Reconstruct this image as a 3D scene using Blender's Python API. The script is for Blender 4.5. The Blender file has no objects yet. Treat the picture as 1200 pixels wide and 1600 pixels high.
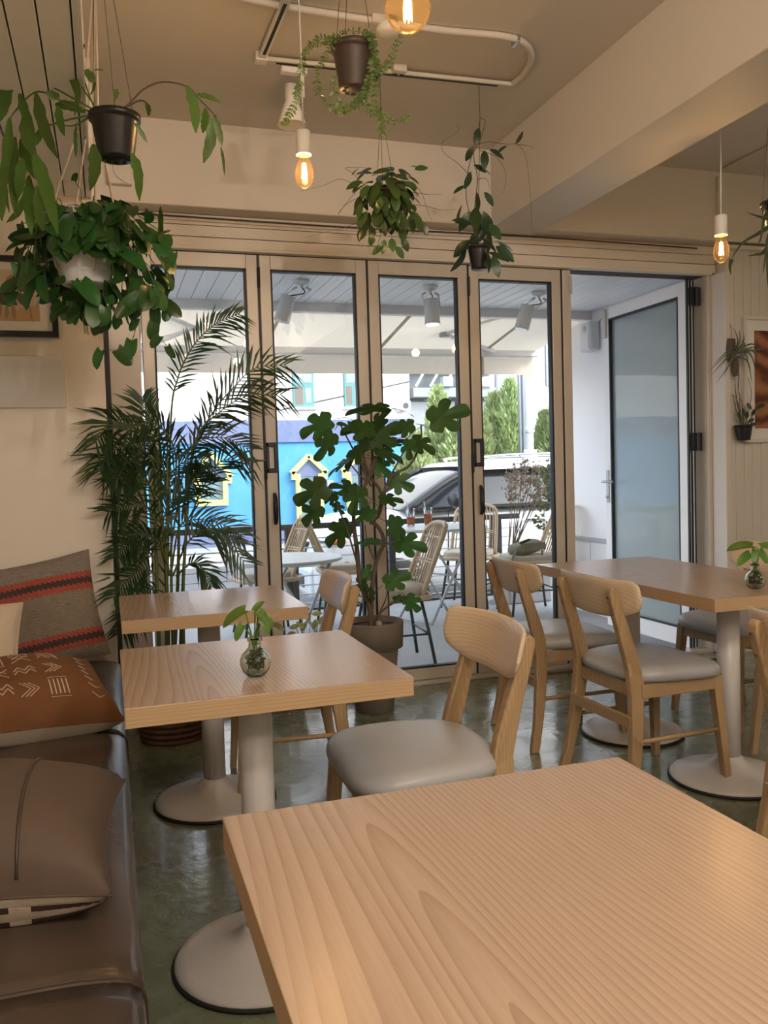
import bpy, math, random
import numpy as np
from mathutils import Vector, Matrix
random.seed(7)
sc = bpy.context.scene
col = sc.collection
R = math.radians
# ------------------------------------------------------------------ camera
CAM = np.array([0.0, 0.0, 1.18]); FPX = 1330.0
YAW, PITCH, ROLL = R(17.9), R(-2.83), R(-1.715)
_f = np.array([math.sin(YAW)*math.cos(PITCH), math.cos(YAW)*math.cos(PITCH), math.sin(PITCH)])
_r0 = np.array([math.cos(YAW), -math.sin(YAW), 0.0]); _u0 = np.cross(_r0, _f)
_r = _r0*math.cos(ROLL) + _u0*math.sin(ROLL); _u = -_r0*math.sin(ROLL) + _u0*math.cos(ROLL)
cam = bpy.data.cameras.new('camera'); cam.sensor_fit = 'VERTICAL'; cam.sensor_height = 36.0
cam.lens = FPX/1600*36.0; cam.clip_start = 0.02; cam.clip_end = 400
camo = bpy.data.objects.new('camera', cam); col.objects.link(camo)
camo.matrix_world = Matrix(((_r[0], _u[0], -_f[0], CAM[0]), (_r[1], _u[1], -_f[1], CAM[1]), (_r[2], _u[2], -_f[2], CAM[2]), (0, 0, 0, 1)))
sc.camera = camo
# ------------------------------------------------------------------ sky, sun, lights, exposure
sc.view_settings.view_transform = 'Standard'; sc.view_settings.look = 'None'
sc.view_settings.gamma = 1.0; sc.view_settings.use_curve_mapping = False
sc.view_settings.exposure = 0.30; sc.cycles.transparent_max_bounces = 32
w = bpy.data.worlds.new('sky'); sc.world = w; w.use_nodes = True
nt = w.node_tree; sky = nt.nodes.new('ShaderNodeTexSky'); sky.sky_type = 'NISHITA'
sky.sun_disc = False; sky.sun_elevation = R(36); sky.sun_rotation = R(137); sky.air_density = 1.0; sky.dust_density = 1.5
hs_ = nt.nodes.new('ShaderNodeHueSaturation'); hs_.inputs['Saturation'].default_value = 0.42; nt.links.new(sky.outputs[0], hs_.inputs['Color']); nt.links.new(hs_.outputs[0], nt.nodes['Background'].inputs[0]); nt.nodes['Background'].inputs[1].default_value = 0.86
SUN_DIR = Vector((0.50, -0.62, 0.60)).normalized()
sl = bpy.data.lights.new('sun', 'SUN'); sl.energy = 1.0; sl.angle = R(0.6); sl.color = (1.0, 0.95, 0.87)
so = bpy.data.objects.new('sun', sl); col.objects.link(so); so.rotation_euler = (-SUN_DIR).to_track_quat('-Z', 'Y').to_euler()
def room_lamp(name, loc, power, color=(1.0, 0.88, 0.765), r=0.045):
    l = bpy.data.lights.new(name, 'POINT'); l.energy = power; l.color = color; l.shadow_soft_size = r
    o = bpy.data.objects.new(name, l); col.objects.link(o); o.location = loc; return o
# unseen room lamps added behind the camera to light walls and beam
for _n, _p, _e in (('lamp_left', (0.35, -0.7, 2.58), 34), ('lamp_aisle', (1.5, -0.5, 2.58), 38), ('lamp_far', (0.5, -2.2, 2.58), 34), ('lamp_middle', (1.6, -2.0, 2.58), 34), ('lamp_corner', (3.6, -1.0, 2.58), 9)):
    room_lamp(_n, _p, _e)
# ------------------------------------------------------------------ helpers
def ray(px, py):
    return _f + _r*(px-600)/FPX - _u*(py-800)/FPX
def at(px, py, Y=None, Z=None, D=None, X=None):
    d = ray(px, py)
    if Y is not None: t = (Y-CAM[1])/d[1]
    elif Z is not None: t = (Z-CAM[2])/d[2]
    elif X is not None: t = (X-CAM[0])/d[0]
    else: t = D
    return Vector(CAM + d*t)
MATS = {}
def mk(name, c, rough=0.5, var=0.0, vscale=6.0, bump=0.0, bscale=60.0, metal=0.0, spec=0.5, rand=0.0, transl=0.0, coat=0.0, stretch=None, emit=None, estr=0.0):
    if name in MATS: return MATS[name]
    m = bpy.data.materials.new(name); m.use_nodes = True; n = m.node_tree.nodes; L = m.node_tree.links
    b = n['Principled BSDF']; b.inputs['Base Color'].default_value = (*c, 1); b.inputs['Roughness'].default_value = rough
    b.inputs['Metallic'].default_value = metal; b.inputs['Specular IOR Level'].default_value = spec
    if coat: b.inputs['Coat Weight'].default_value = coat; b.inputs['Coat Roughness'].default_value = 0.12
    if emit: b.inputs['Emission Color'].default_value = (*emit, 1); b.inputs['Emission Strength'].default_value = estr
    tc = n.new('ShaderNodeTexCoord'); src = tc.outputs['Object']
    if stretch:
        mp = n.new('ShaderNodeMapping'); mp.inputs['Scale'].default_value = stretch; L.new(src, mp.inputs[0]); src = mp.outputs[0]
    colsock = None
    if var:
        nz = n.new('ShaderNodeTexNoise'); nz.inputs['Scale'].default_value = vscale; nz.inputs['Detail'].default_value = 4; L.new(src, nz.inputs['Vector'])
        mx = n.new('ShaderNodeMix'); mx.data_type = 'RGBA'
        mx.inputs[6].default_value = (*[max(0, x*(1-var)) for x in c], 1); mx.inputs[7].default_value = (*[min(1, x*(1+var)) for x in c], 1)
        L.new(nz.outputs['Fac'], mx.inputs[0]); colsock = mx.outputs[2]
    if rand:
        oi = n.new('ShaderNodeObjectInfo'); hs = n.new('ShaderNodeHueSaturation')
        mr = n.new('ShaderNodeMapRange'); mr.inputs[3].default_value = 1-rand; mr.inputs[4].default_value = 1+rand; L.new(oi.outputs['Random'], mr.inputs[0]); L.new(mr.outputs[0], hs.inputs['Value'])
        mh = n.new('ShaderNodeMapRange'); mh.inputs[3].default_value = 0.5-rand*0.06; mh.inputs[4].default_value = 0.5+rand*0.06; L.new(oi.outputs['Random'], mh.inputs[0]); L.new(mh.outputs[0], hs.inputs['Hue'])
        if colsock: L.new(colsock, hs.inputs['Color'])
        else: hs.inputs['Color'].default_value = (*c, 1)
        colsock = hs.outputs[0]
    if colsock: L.new(colsock, b.inputs['Base Color'])
    if bump:
        nb = n.new('ShaderNodeTexNoise'); nb.inputs['Scale'].default_value = bscale; nb.inputs['Detail'].default_value = 5; L.new(src, nb.inputs['Vector'])
        bp = n.new('ShaderNodeBump'); bp.inputs['Strength'].default_value = bump; bp.inputs['Distance'].default_value = 0.01
        L.new(nb.outputs['Fac'], bp.inputs['Height']); L.new(bp.outputs[0], b.inputs['Normal'])
    if transl:
        t = n.new('ShaderNodeBsdfTranslucent'); ms = n.new('ShaderNodeMixShader'); ms.inputs[0].default_value = transl
        if colsock: L.new(colsock, t.inputs[0])
        else: t.inputs[0].default_value = (*c, 1)
        L.new(b.outputs[0], ms.inputs[1]); L.new(t.outputs[0], ms.inputs[2]); L.new(ms.outputs[0], n['Material Output'].inputs[0])
    MATS[name] = m; return m
def glassmat(name, tint=(0.95, 0.97, 0.96), film=0.0, filmcol=(0.75, 0.8, 0.82), ior=1.45):
    m = bpy.data.materials.new(name); m.use_nodes = True; n = m.node_tree.nodes; L = m.node_tree.links
    n.remove(n['Principled BSDF'])
    t = n.new('ShaderNodeBsdfTransparent'); t.inputs[0].default_value = (*tint, 1)
    g = n.new('ShaderNodeBsdfGlossy'); g.inputs['Roughness'].default_value = 0.0
    fr = n.new('ShaderNodeFresnel'); fr.inputs[0].default_value = ior
    mx = n.new('ShaderNodeMixShader'); L.new(fr.outputs[0], mx.inputs[0]); L.new(t.outputs[0], mx.inputs[1]); L.new(g.outputs[0], mx.inputs[2]); out = mx.outputs[0]
    if film:
        d = n.new('ShaderNodeBsdfDiffuse'); d.inputs[0].default_value = (*filmcol, 1); t2 = n.new('ShaderNodeBsdfTranslucent'); t2.inputs[0].default_value = (*filmcol, 1)
        a = n.new('ShaderNodeMixShader'); a.inputs[0].default_value = 0.5; L.new(d.outputs[0], a.inputs[1]); L.new(t2.outputs[0], a.inputs[2])
        m2 = n.new('ShaderNodeMixShader'); m2.inputs[0].default_value = film; L.new(out, m2.inputs[1]); L.new(a.outputs[0], m2.inputs[2]); out = m2.outputs[0]
    L.new(out, n['Material Output'].inputs[0]); MATS[name] = m; return m
def tag(o, label=None, cat=None, group=None, kind=None):
    if label: o['label'] = label
    if cat: o['category'] = cat
    if group: o['group'] = group
    if kind: o['kind'] = kind
    return o
def thing(name, label, cat, loc=(0, 0, 0), rotz=0.0, group=None, rot=None):
    o = bpy.data.objects.new(name, None); col.objects.link(o); o.empty_display_size = 0.1
    o.location = loc; o.rotation_euler = rot if rot else (0, 0, rotz)
    return tag(o, label, cat, group)
def off(parent):
    """world offset of an unrotated parent chain"""
    v = Vector((0, 0, 0))
    while parent is not None: v += parent.location; parent = parent.parent
    return v
def link(name, me, parent=None, mtx=None):
    o = bpy.data.objects.new(name, me); col.objects.link(o)
    if parent is not None: o.parent = parent
    if mtx is not None: o.matrix_basis = mtx
    return o
def copy_tree(o, parent=None):
    c = o.copy(); col.objects.link(c); c.parent = parent
    for ch in list(o.children): copy_tree(ch, c)
    return c
class MB:
    def __init__(s): s.v = []; s.f = []
    def add(s, vs, fs):
        n = len(s.v); s.v += [tuple(v) for v in vs]; s.f += [tuple(i+n for i in f) for f in fs]; return s
    def box(s, x0, x1, y0, y1, z0, z1):
        return s.add([(x0, y0, z0), (x1, y0, z0), (x1, y1, z0), (x0, y1, z0), (x0, y0, z1), (x1, y0, z1), (x1, y1, z1), (x0, y1, z1)],
                     [(3, 2, 1, 0), (4, 5, 6, 7), (0, 1, 5, 4), (1, 2, 6, 5), (2, 3, 7, 6), (3, 0, 4, 7)])
    def bar(s, a, b, wx, wz, up=(0, 0, 1)):
        a = Vector(a); b = Vector(b); d = (b-a).normalized(); u = Vector(up); x = d.cross(u)
        if x.length < 1e-4: x = d.cross(Vector((1, 0, 0)))
        x.normalize(); z = x.cross(d).normalized(); vs = []
        for p in (a, b):
            for i, j in ((-1, -1), (1, -1), (1, 1), (-1, 1)): vs.append(p+x*(i*wx/2)+z*(j*wz/2))
        return s.add(vs, [(0, 1, 2, 3), (7, 6, 5, 4), (4, 5, 1, 0), (5, 6, 2, 1), (6, 7, 3, 2), (7, 4, 0, 3)])
    def tube(s, pts, r, n=8, caps=True):
        pts = [Vector(p) for p in pts]; k = len(pts); rr = r if isinstance(r, (list, tuple)) else [r]*k
        base = len(s.v); prev = None
        for i, p in enumerate(pts):
            d = (pts[min(i+1, k-1)]-pts[max(i-1, 0)])
            if d.length < 1e-7: d = Vector((0, 0, 1))
            d.normalize()
            if prev is None:
                x = d.cross(Vector((0, 0, 1)))
                if x.length < 1e-3: x = d.cross(Vector((1, 0, 0)))
            else: x = prev - d*prev.dot(d)
            x.normalize(); prev = x; y = d.cross(x)
            for j in range(n):
                a = 2*math.pi*j/n; s.v.append(tuple(p + (x*math.cos(a)+y*math.sin(a))*rr[i]))
        for i in range(k-1):
            for j in range(n):
                a = base+i*n+j; b = base+i*n+(j+1) % n; s.f.append((a, b, b+n, a+n))
        if caps: s.f.append(tuple(base+j for j in reversed(range(n)))); s.f.append(tuple(base+(k-1)*n+j for j in range(n)))
        return s
    def cyl(s, a, b, r0, r1=None, n=16): return s.tube([a, b], [r0, r1 if r1 is not None else r0], n)
    def lathe(s, prof, n=24, c=(0, 0, 0), cap0=True, cap1=True):
        base = len(s.v); k = len(prof)
        for (r, z) in prof:
            for j in range(n):
                a = 2*math.pi*j/n; s.v.append((c[0]+r*math.cos(a), c[1]+r*math.sin(a), c[2]+z))
        for i in range(k-1):
            for j in range(n):
                a = base+i*n+j; b = base+i*n+(j+1) % n; s.f.append((a, b, b+n, a+n))
        if cap0: s.f.append(tuple(base+j for j in reversed(range(n))))
        if cap1: s.f.append(tuple(base+(k-1)*n+j for j in range(n)))
        return s
    def grid(s, fn, nu, nv, wrapu=False):
        base = len(s.v)
        for j in range(nv+1):
            for i in range(nu if wrapu else nu+1): s.v.append(tuple(fn(i/nu, j/nv)))
        k = nu if wrapu else nu+1
        for j in range(nv):
            for i in range(nu):
                a = base+j*k+i; b = base+j*k+(i+1) % k; s.f.append((a, b, b+k, a+k))
        return s
    def prism(s, outline, fn0, fn1):
        n = len(outline); base = len(s.v)
        s.v += [tuple(fn0(*p)) for p in outline] + [tuple(fn1(*p)) for p in outline]
        s.f.append(tuple(base+i for i in reversed(range(n)))); s.f.append(tuple(base+n+i for i in range(n)))
        for i in range(n):
            j = (i+1) % n; s.f.append((base+i, base+j, base+n+j, base+n+i))
        return s
    def sphere(s, c, r, nu=16, nv=10, sc=(1, 1, 1)):
        return s.grid(lambda u, v: (c[0]+r*sc[0]*math.cos(2*math.pi*u)*math.sin(math.pi*(v*0.998+0.001)), c[1]+r*sc[1]*math.sin(2*math.pi*u)*math.sin(math.pi*(v*0.998+0.001)), c[2]-r*sc[2]*math.cos(math.pi*v)), nu, nv, True)
    def mesh(s, name, mat, smooth=False, origin=None):
        me = bpy.data.meshes.new(name); vs = s.v
        if origin is not None: vs = [(v[0]-origin[0], v[1]-origin[1], v[2]-origin[2]) for v in vs]
        me.from_pydata(vs, [], s.f); me.materials.append(mat)
        if smooth: me.polygons.foreach_set('use_smooth', [True]*len(me.polygons))
        me.update(); return me
    def build(s, name, mat, parent=None, smooth=False, bevel=0.0, seg=2, world=False, auto=0):
        o = link(name, s.mesh(name, mat, smooth, off(parent) if (world and parent is not None) else None), parent)
        if bevel:
            b = o.modifiers.new('bevel', 'BEVEL'); b.width = bevel; b.segments = seg; b.limit_method = 'ANGLE'; b.angle_limit = R(35)
        return o
def fix_normals(o):
    import bmesh
    bm = bmesh.new(); bm.from_mesh(o.data); bmesh.ops.recalc_face_normals(bm, faces=bm.faces); bm.to_mesh(o.data); bm.free()
def struct(name, mb, mat, label=None, cat=None, **k):
    o = mb.build(name, mat, None, **k); o['kind'] = 'structure'
    if label: o['label'] = label
    return o
def spline(pts, n=12):
    """Catmull-Rom through points"""
    P = [Vector(p) for p in pts]
    if len(P) < 3: return [P[0].lerp(P[-1], i/n) for i in range(n+1)]
    P = [P[0]*2-P[1]] + P + [P[-1]*2-P[-2]]; out = []; segs = len(P)-3
    for i in range(n+1):
        u = i/n*segs; k = min(int(u), segs-1); t = u-k; a, b, c, d = P[k:k+4]
        out.append(0.5*((2*b)+(c-a)*t+(2*a-5*b+4*c-d)*t*t+(3*b-a-3*c+d)*t**3))
    return out
def basis(dirn, normal, loc, s=1.0, sx=None):
    y = Vector(dirn).normalized(); z = Vector(normal); z = z-y*z.dot(y)
    if z.length < 1e-4: z = Vector((0.3, 0.2, 1)); z = z-y*z.dot(y)
    z.normalize(); x = y.cross(z); k = sx if sx else s
    return Matrix(((x[0]*k, y[0]*s, z[0]*s, loc[0]), (x[1]*k, y[1]*s, z[1]*s, loc[1]), (x[2]*k, y[2]*s, z[2]*s, loc[2]), (0, 0, 0, 1)))
def leaf_mesh(name, mat, prof, n=7, curl=0.15, fold=0.12, halfw=0.3):
    """leaf along +Y, length 1; prof(t) is the relative half width"""
    mb = MB()
    for i in range(n+1):
        t = i/n; wd = max(prof(t), 0.004)*halfw; z = -curl*t*t
        for k in (-1, 0, 1): mb.v.append((k*wd, t, z+abs(k)*fold*wd))
    for i in range(n):
        a = i*3; mb.f += [(a, a+1, a+4, a+3), (a+1, a+2, a+5, a+4)]
    return mb.mesh(name, mat, True)
# ------------------------------------------------------------------ materials
def wood(name, light, dark, ringscale=9.0, axis='Y', rough=0.33, fine=1.0, offset=(0.13, 0.0, 0.4), tilt=4.0, coat=0.0, rand=False):
    m = bpy.data.materials.new(name); m.use_nodes = True; n = m.node_tree.nodes; L = m.node_tree.links; b = n['Principled BSDF']
    tc = n.new('ShaderNodeTexCoord'); src = tc.outputs['Object']
    if rand:
        oi = n.new('ShaderNodeObjectInfo'); cm = n.new('ShaderNodeCombineXYZ'); mu = n.new('ShaderNodeMath'); mu.operation = 'MULTIPLY'; mu.inputs[1].default_value = 3.0
        L.new(oi.outputs['Random'], mu.inputs[0]); L.new(mu.outputs[0], cm.inputs[0]); L.new(mu.outputs[0], cm.inputs[2])
        ad = n.new('ShaderNodeVectorMath'); L.new(src, ad.inputs[0]); L.new(cm.outputs[0], ad.inputs[1]); src = ad.outputs[0]
    sw = n.new('ShaderNodeMapping')
    if axis == 'X': sw.inputs['Rotation'].default_value = (0, 0, R(90))
    elif axis == 'Z': sw.inputs['Rotation'].default_value = (R(90), 0, 0)
    L.new(src, sw.inputs[0])
    st = n.new('ShaderNodeMapping'); st.inputs['Scale'].default_value = (1, 0.10, 1); st.inputs['Location'].default_value = offset; st.inputs['Rotation'].default_value = (R(tilt), 0, R(2)); L.new(sw.outputs[0], st.inputs[0])
    ns = n.new('ShaderNodeTexNoise'); ns.inputs['Scale'].default_value = 4.5; ns.inputs['Detail'].default_value = 0.6; L.new(st.outputs[0], ns.inputs['Vector'])
    mm = n.new('ShaderNodeVectorMath'); mm.operation = 'MULTIPLY_ADD'; mm.inputs[1].default_value = (0.20, 0.1, 0.20); L.new(ns.outputs['Color'], mm.inputs[0]); L.new(st.outputs[0], mm.inputs[2])
    wv = n.new('ShaderNodeTexWave'); wv.wave_type = 'RINGS'; wv.rings_direction = 'Y'; wv.wave_profile = 'SAW'
    wv.inputs['Scale'].default_value = ringscale; wv.inputs['Distortion'].default_value = 0.5; wv.inputs['Detail'].default_value = 0.5; wv.inputs['Detail Scale'].default_value = 1.5; L.new(mm.outputs[0], wv.inputs['Vector'])
    fm = n.new('ShaderNodeMapping'); fm.inputs['Scale'].default_value = (260, 9, 260); L.new(sw.outputs[0], fm.inputs[0])
    fn = n.new('ShaderNodeTexNoise'); fn.inputs['Scale'].default_value = 1.0; fn.inputs['Detail'].default_value = 3; L.new(fm.outputs[0], fn.inputs['Vector'])
    pw = n.new('ShaderNodeMath'); pw.operation = 'POWER'; pw.inputs[1].default_value = 2.2; L.new(wv.outputs['Fac'], pw.inputs[0])
    ml = n.new('ShaderNodeMath'); ml.operation = 'MULTIPLY_ADD'; ml.inputs[1].default_value = 0.55*fine; L.new(fn.outputs['Fac'], ml.inputs[0])
    m6 = n.new('ShaderNodeMath'); m6.operation = 'MULTIPLY_ADD'; m6.inputs[1].default_value = 0.62; m6.inputs[2].default_value = -0.12*fine; L.new(pw.outputs[0], m6.inputs[0]); L.new(m6.outputs[0], ml.inputs[2])
    mx = n.new('ShaderNodeMix'); mx.data_type = 'RGBA'; mx.clamp_factor = True; mx.inputs[6].default_value = (*light, 1); mx.inputs[7].default_value = (*dark, 1); L.new(ml.outputs[0], mx.inputs[0]); L.new(mx.outputs[2], b.inputs['Base Color'])
    b.inputs['Roughness'].default_value = rough
    if coat: b.inputs['Coat Weight'].default_value = coat; b.inputs['Coat Roughness'].default_value = 0.15
    bp = n.new('ShaderNodeBump'); bp.inputs['Strength'].default_value = 0.10; bp.inputs['Distance'].default_value = 0.002; L.new(ml.outputs[0], bp.inputs['Height']); L.new(bp.outputs[0], b.inputs['Normal'])
    MATS[name] = m; return m
wood('ash_top', (0.48, 0.355, 0.265), (0.32, 0.215, 0.145), ringscale=34, rough=0.24, offset=(0.07, 0, -0.615), tilt=25)
wood('ash_edge', (0.50, 0.345, 0.20), (0.37, 0.235, 0.12), ringscale=40, axis='X', rough=0.35)
wood('ash_edge_side', (0.50, 0.345, 0.20), (0.37, 0.235, 0.12), ringscale=40, axis='Y', rough=0.35)
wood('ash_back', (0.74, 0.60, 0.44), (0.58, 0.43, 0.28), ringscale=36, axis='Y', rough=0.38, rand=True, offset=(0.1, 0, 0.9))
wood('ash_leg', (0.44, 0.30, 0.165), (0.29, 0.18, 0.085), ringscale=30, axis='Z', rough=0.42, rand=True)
mk('cream_wall', (0.76, 0.70, 0.61), 0.6, var=0.03, vscale=2.5, bump=0.06, bscale=25)
mk('cream_paint', (0.73, 0.66, 0.575), 0.5, var=0.05, vscale=3, bump=0.05, bscale=18)
mk('ceiling_paint', (0.67, 0.615, 0.55), 0.65, var=0.04, vscale=1.5, bump=0.05, bscale=15)
mk('beam_paint', (0.72, 0.675, 0.62), 0.55, var=0.03, vscale=2, bump=0.05, bscale=12)
mk('plank_white', (0.70, 0.66, 0.60), 0.5, var=0.05, vscale=4, bump=0.05, bscale=30, rand=0.04)
mk('soffit_white', (0.84, 0.81, 0.76), 0.5, var=0.04, vscale=4, bump=0.04, bscale=30, rand=0.03)
mk('plank_gap', (0.07, 0.055, 0.045), 0.8)
mk('door_alu', (0.58, 0.525, 0.46), 0.38, var=0.03, vscale=3, metal=0.15)
mk('gasket', (0.012, 0.013, 0.016), 0.5)
mk('black_plastic', (0.014, 0.018, 0.028), 0.4)
mk('white_metal', (0.78, 0.76, 0.75), 0.4, var=0.03)
mk('white_plastic', (0.80, 0.77, 0.73), 0.4)
mk('lilac_white', (0.86, 0.86, 0.86), 0.45, var=0.02, vscale=1)
mk('pedestal', (0.62, 0.59, 0.57), 0.38, var=0.06, vscale=5, bump=0.04, bscale=60)
mk('rubber', (0.02, 0.018, 0.016), 0.7)
mk('vinyl_grey', (0.40, 0.405, 0.42), 0.36, var=0.04, vscale=8, bump=0.10, bscale=14)
mk('vinyl_brown', (0.078, 0.056, 0.041), 0.27, var=0.07, vscale=5, bump=0.16, bscale=9)
mk('bench_base', (0.06, 0.045, 0.034), 0.5)
mk('seam', (0.05, 0.033, 0.022), 0.5)
mk('black_frame', (0.010, 0.010, 0.013), 0.4)
mk('black_pot', (0.014, 0.014, 0.016), 0.33, var=0.2, bump=0.04)
mk('brown_pot', (0.055, 0.036, 0.026), 0.5, var=0.15, bump=0.05)
mk('white_pot', (0.74, 0.74, 0.73), 0.3)
mk('terracotta_grey', (0.19, 0.155, 0.125), 0.75, var=0.35, vscale=9, bump=0.15, bscale=40)
mk('basket', (0.10, 0.042, 0.020), 0.65, var=0.35, vscale=40, bump=0.4, bscale=90)
mk('soil', (0.03, 0.02, 0.013), 0.95, var=0.4, vscale=60, bump=0.6, bscale=120)
mk('rope', (0.60, 0.50, 0.38), 0.8, var=0.1, vscale=80)
mk('wire', (0.10, 0.085, 0.07), 0.45, metal=0.5)
mk('pothos_green', (0.035, 0.105, 0.022), 0.32, var=0.30, vscale=5, rand=0.35, transl=0.25)
mk('epi_green', (0.085, 0.165, 0.030), 0.40, var=0.2, vscale=6, rand=0.25, transl=0.30)
mk('dischidia_green', (0.11, 0.165, 0.045), 0.4, rand=0.3, transl=0.25)
mk('hoya_green', (0.055, 0.105, 0.026), 0.28, var=0.2, rand=0.35, transl=0.15)
mk('palm_green', (0.020, 0.062, 0.022), 0.40, var=0.2, rand=0.35, transl=0.30)
mk('palm_stem', (0.10, 0.13, 0.03), 0.5, var=0.2)
mk('fig_green', (0.058, 0.145, 0.034), 0.45, var=0.15, vscale=8, rand=0.3, transl=0.45)
mk('bark', (0.13, 0.095, 0.068), 0.75, var=0.25, vscale=25, bump=0.3, bscale=60)
mk('vine_brown', (0.08, 0.055, 0.03), 0.6)
mk('stem_green', (0.075, 0.13, 0.03), 0.5)
mk('cutting_green', (0.12, 0.24, 0.04), 0.35, var=0.15, rand=0.2, transl=0.3)
mk('air_green', (0.115, 0.125, 0.085), 0.55, rand=0.25)
mk('rattan', (0.50, 0.37, 0.24), 0.5, var=0.12, vscale=30)
mk('rattan_white', (0.58, 0.50, 0.42), 0.5, var=0.1, vscale=30)
mk('cushion_beige', (0.52, 0.46, 0.38), 0.85, var=0.05, bump=0.1, bscale=150)
mk('dark_steel', (0.045, 0.05, 0.058), 0.4, metal=0.4)
mk('grey_steel', (0.48, 0.50, 0.49), 0.4, metal=0.2)
mk('bistro_top', (0.60, 0.63, 0.63), 0.35)
mk('concrete', (0.42, 0.42, 0.425), 0.7, var=0.2, vscale=3, bump=0.1, bscale=20)
mk('asphalt', (0.10, 0.10, 0.105), 0.85, var=0.12, vscale=3)
mk('pavement', (0.36, 0.35, 0.34), 0.8, var=0.08, vscale=4)
mk('awning_cloth', (0.72, 0.63, 0.51), 0.8, var=0.03, vscale=2, transl=0.30)
mk('awning_seam', (0.66, 0.58, 0.47), 0.8, transl=0.4)
mk('crate_wood', (0.36, 0.31, 0.20), 0.8, var=0.1)
mk('box_white', (0.71, 0.69, 0.66), 0.45)
mk('car_white', (0.80, 0.82, 0.86), 0.22, coat=0.6)
mk('car_glass', (0.02, 0.026, 0.034), 0.08, spec=0.35)
mk('car_black', (0.018, 0.019, 0.022), 0.45)
mk('chrome', (0.65, 0.67, 0.7), 0.15, metal=1.0)
mk('amber', (0.75, 0.20, 0.05), 0.25)
mk('blue_wall', (0.06, 0.25, 0.54), 0.8, var=0.14, vscale=1.2, bump=0.15, bscale=8)
mk('lavender', (0.115, 0.145, 0.26), 0.8, var=0.08)
mk('stucco_white', (0.64, 0.62, 0.62), 0.85, var=0.05, vscale=1.0)
mk('yellow_trim', (0.62, 0.60, 0.20), 0.7, var=0.06)
mk('teal_frame', (0.07, 0.20, 0.20), 0.5)
mk('far_glass', (0.17, 0.24, 0.28), 0.15, spec=0.6)
mk('curtain', (0.15, 0.12, 0.10), 0.8)
mk('grey_clad', (0.20, 0.22, 0.245), 0.45, var=0.08, vscale=1)
mk('grey_dark', (0.10, 0.11, 0.13), 0.5)
mk('pole_grey', (0.40, 0.43, 0.48), 0.6, var=0.1)
mk('conifer', (0.40, 0.48, 0.22), 0.7, rand=0.15, transl=0.2)
mk('dry_leaf', (0.21, 0.16, 0.12), 0.8, rand=0.3, transl=0.2)
mk('olive_leaf', (0.12, 0.16, 0.06), 0.7, rand=0.3, transl=0.2)
mk('olive_canvas', (0.16, 0.16, 0.105), 0.75, var=0.1, bump=0.1, bscale=60)
mk('iced_tea', (0.75, 0.20, 0.03), 0.15, transl=0.3)
mk('paper_white', (0.80, 0.78, 0.74), 0.7)
mk('speaker_white', (0.72, 0.72, 0.73), 0.45)
G_WIN = glassmat('window_glass', (0.955, 0.975, 0.97))
G_DOOR = glassmat('door_glass', (0.95, 0.98, 0.98), film=0.28, filmcol=(0.84, 0.92, 0.94), ior=1.5)  # white film, part dust, mostly stands in for bright sky reflected in the pane
G_THIN = glassmat('thin_glass', (0.95, 0.97, 0.96))
G_BULB = glassmat('bulb_glass', (1.0, 0.90, 0.70), film=0.005, filmcol=(1.0, 0.72, 0.42), ior=1.12)
def realglass(name, c, ior=1.45):
    m = bpy.data.materials.new(name); m.use_nodes = True; b = m.node_tree.nodes['Principled BSDF']
    b.inputs['Base Color'].default_value = (*c, 1); b.inputs['Roughness'].default_value = 0.02; b.inputs['Transmission Weight'].default_value = 1.0; b.inputs['IOR'].default_value = ior
    MATS[name] = m; return m
realglass('vase_glass', (0.80, 0.88, 0.80), 1.30)
def filament(name, c, s):
    m = bpy.data.materials.new(name); m.use_nodes = True; b = m.node_tree.nodes['Principled BSDF']
    b.inputs['Base Color'].default_value = (*c, 1); b.inputs['Emission Color'].default_value = (*c, 1); b.inputs['Emission Strength'].default_value = s
    MATS[name] = m; return m
filament('filament', (1.0, 0.62, 0.25), 60.0)
filament('spot_lens', (1.0, 0.85, 0.6), 6.0)
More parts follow.
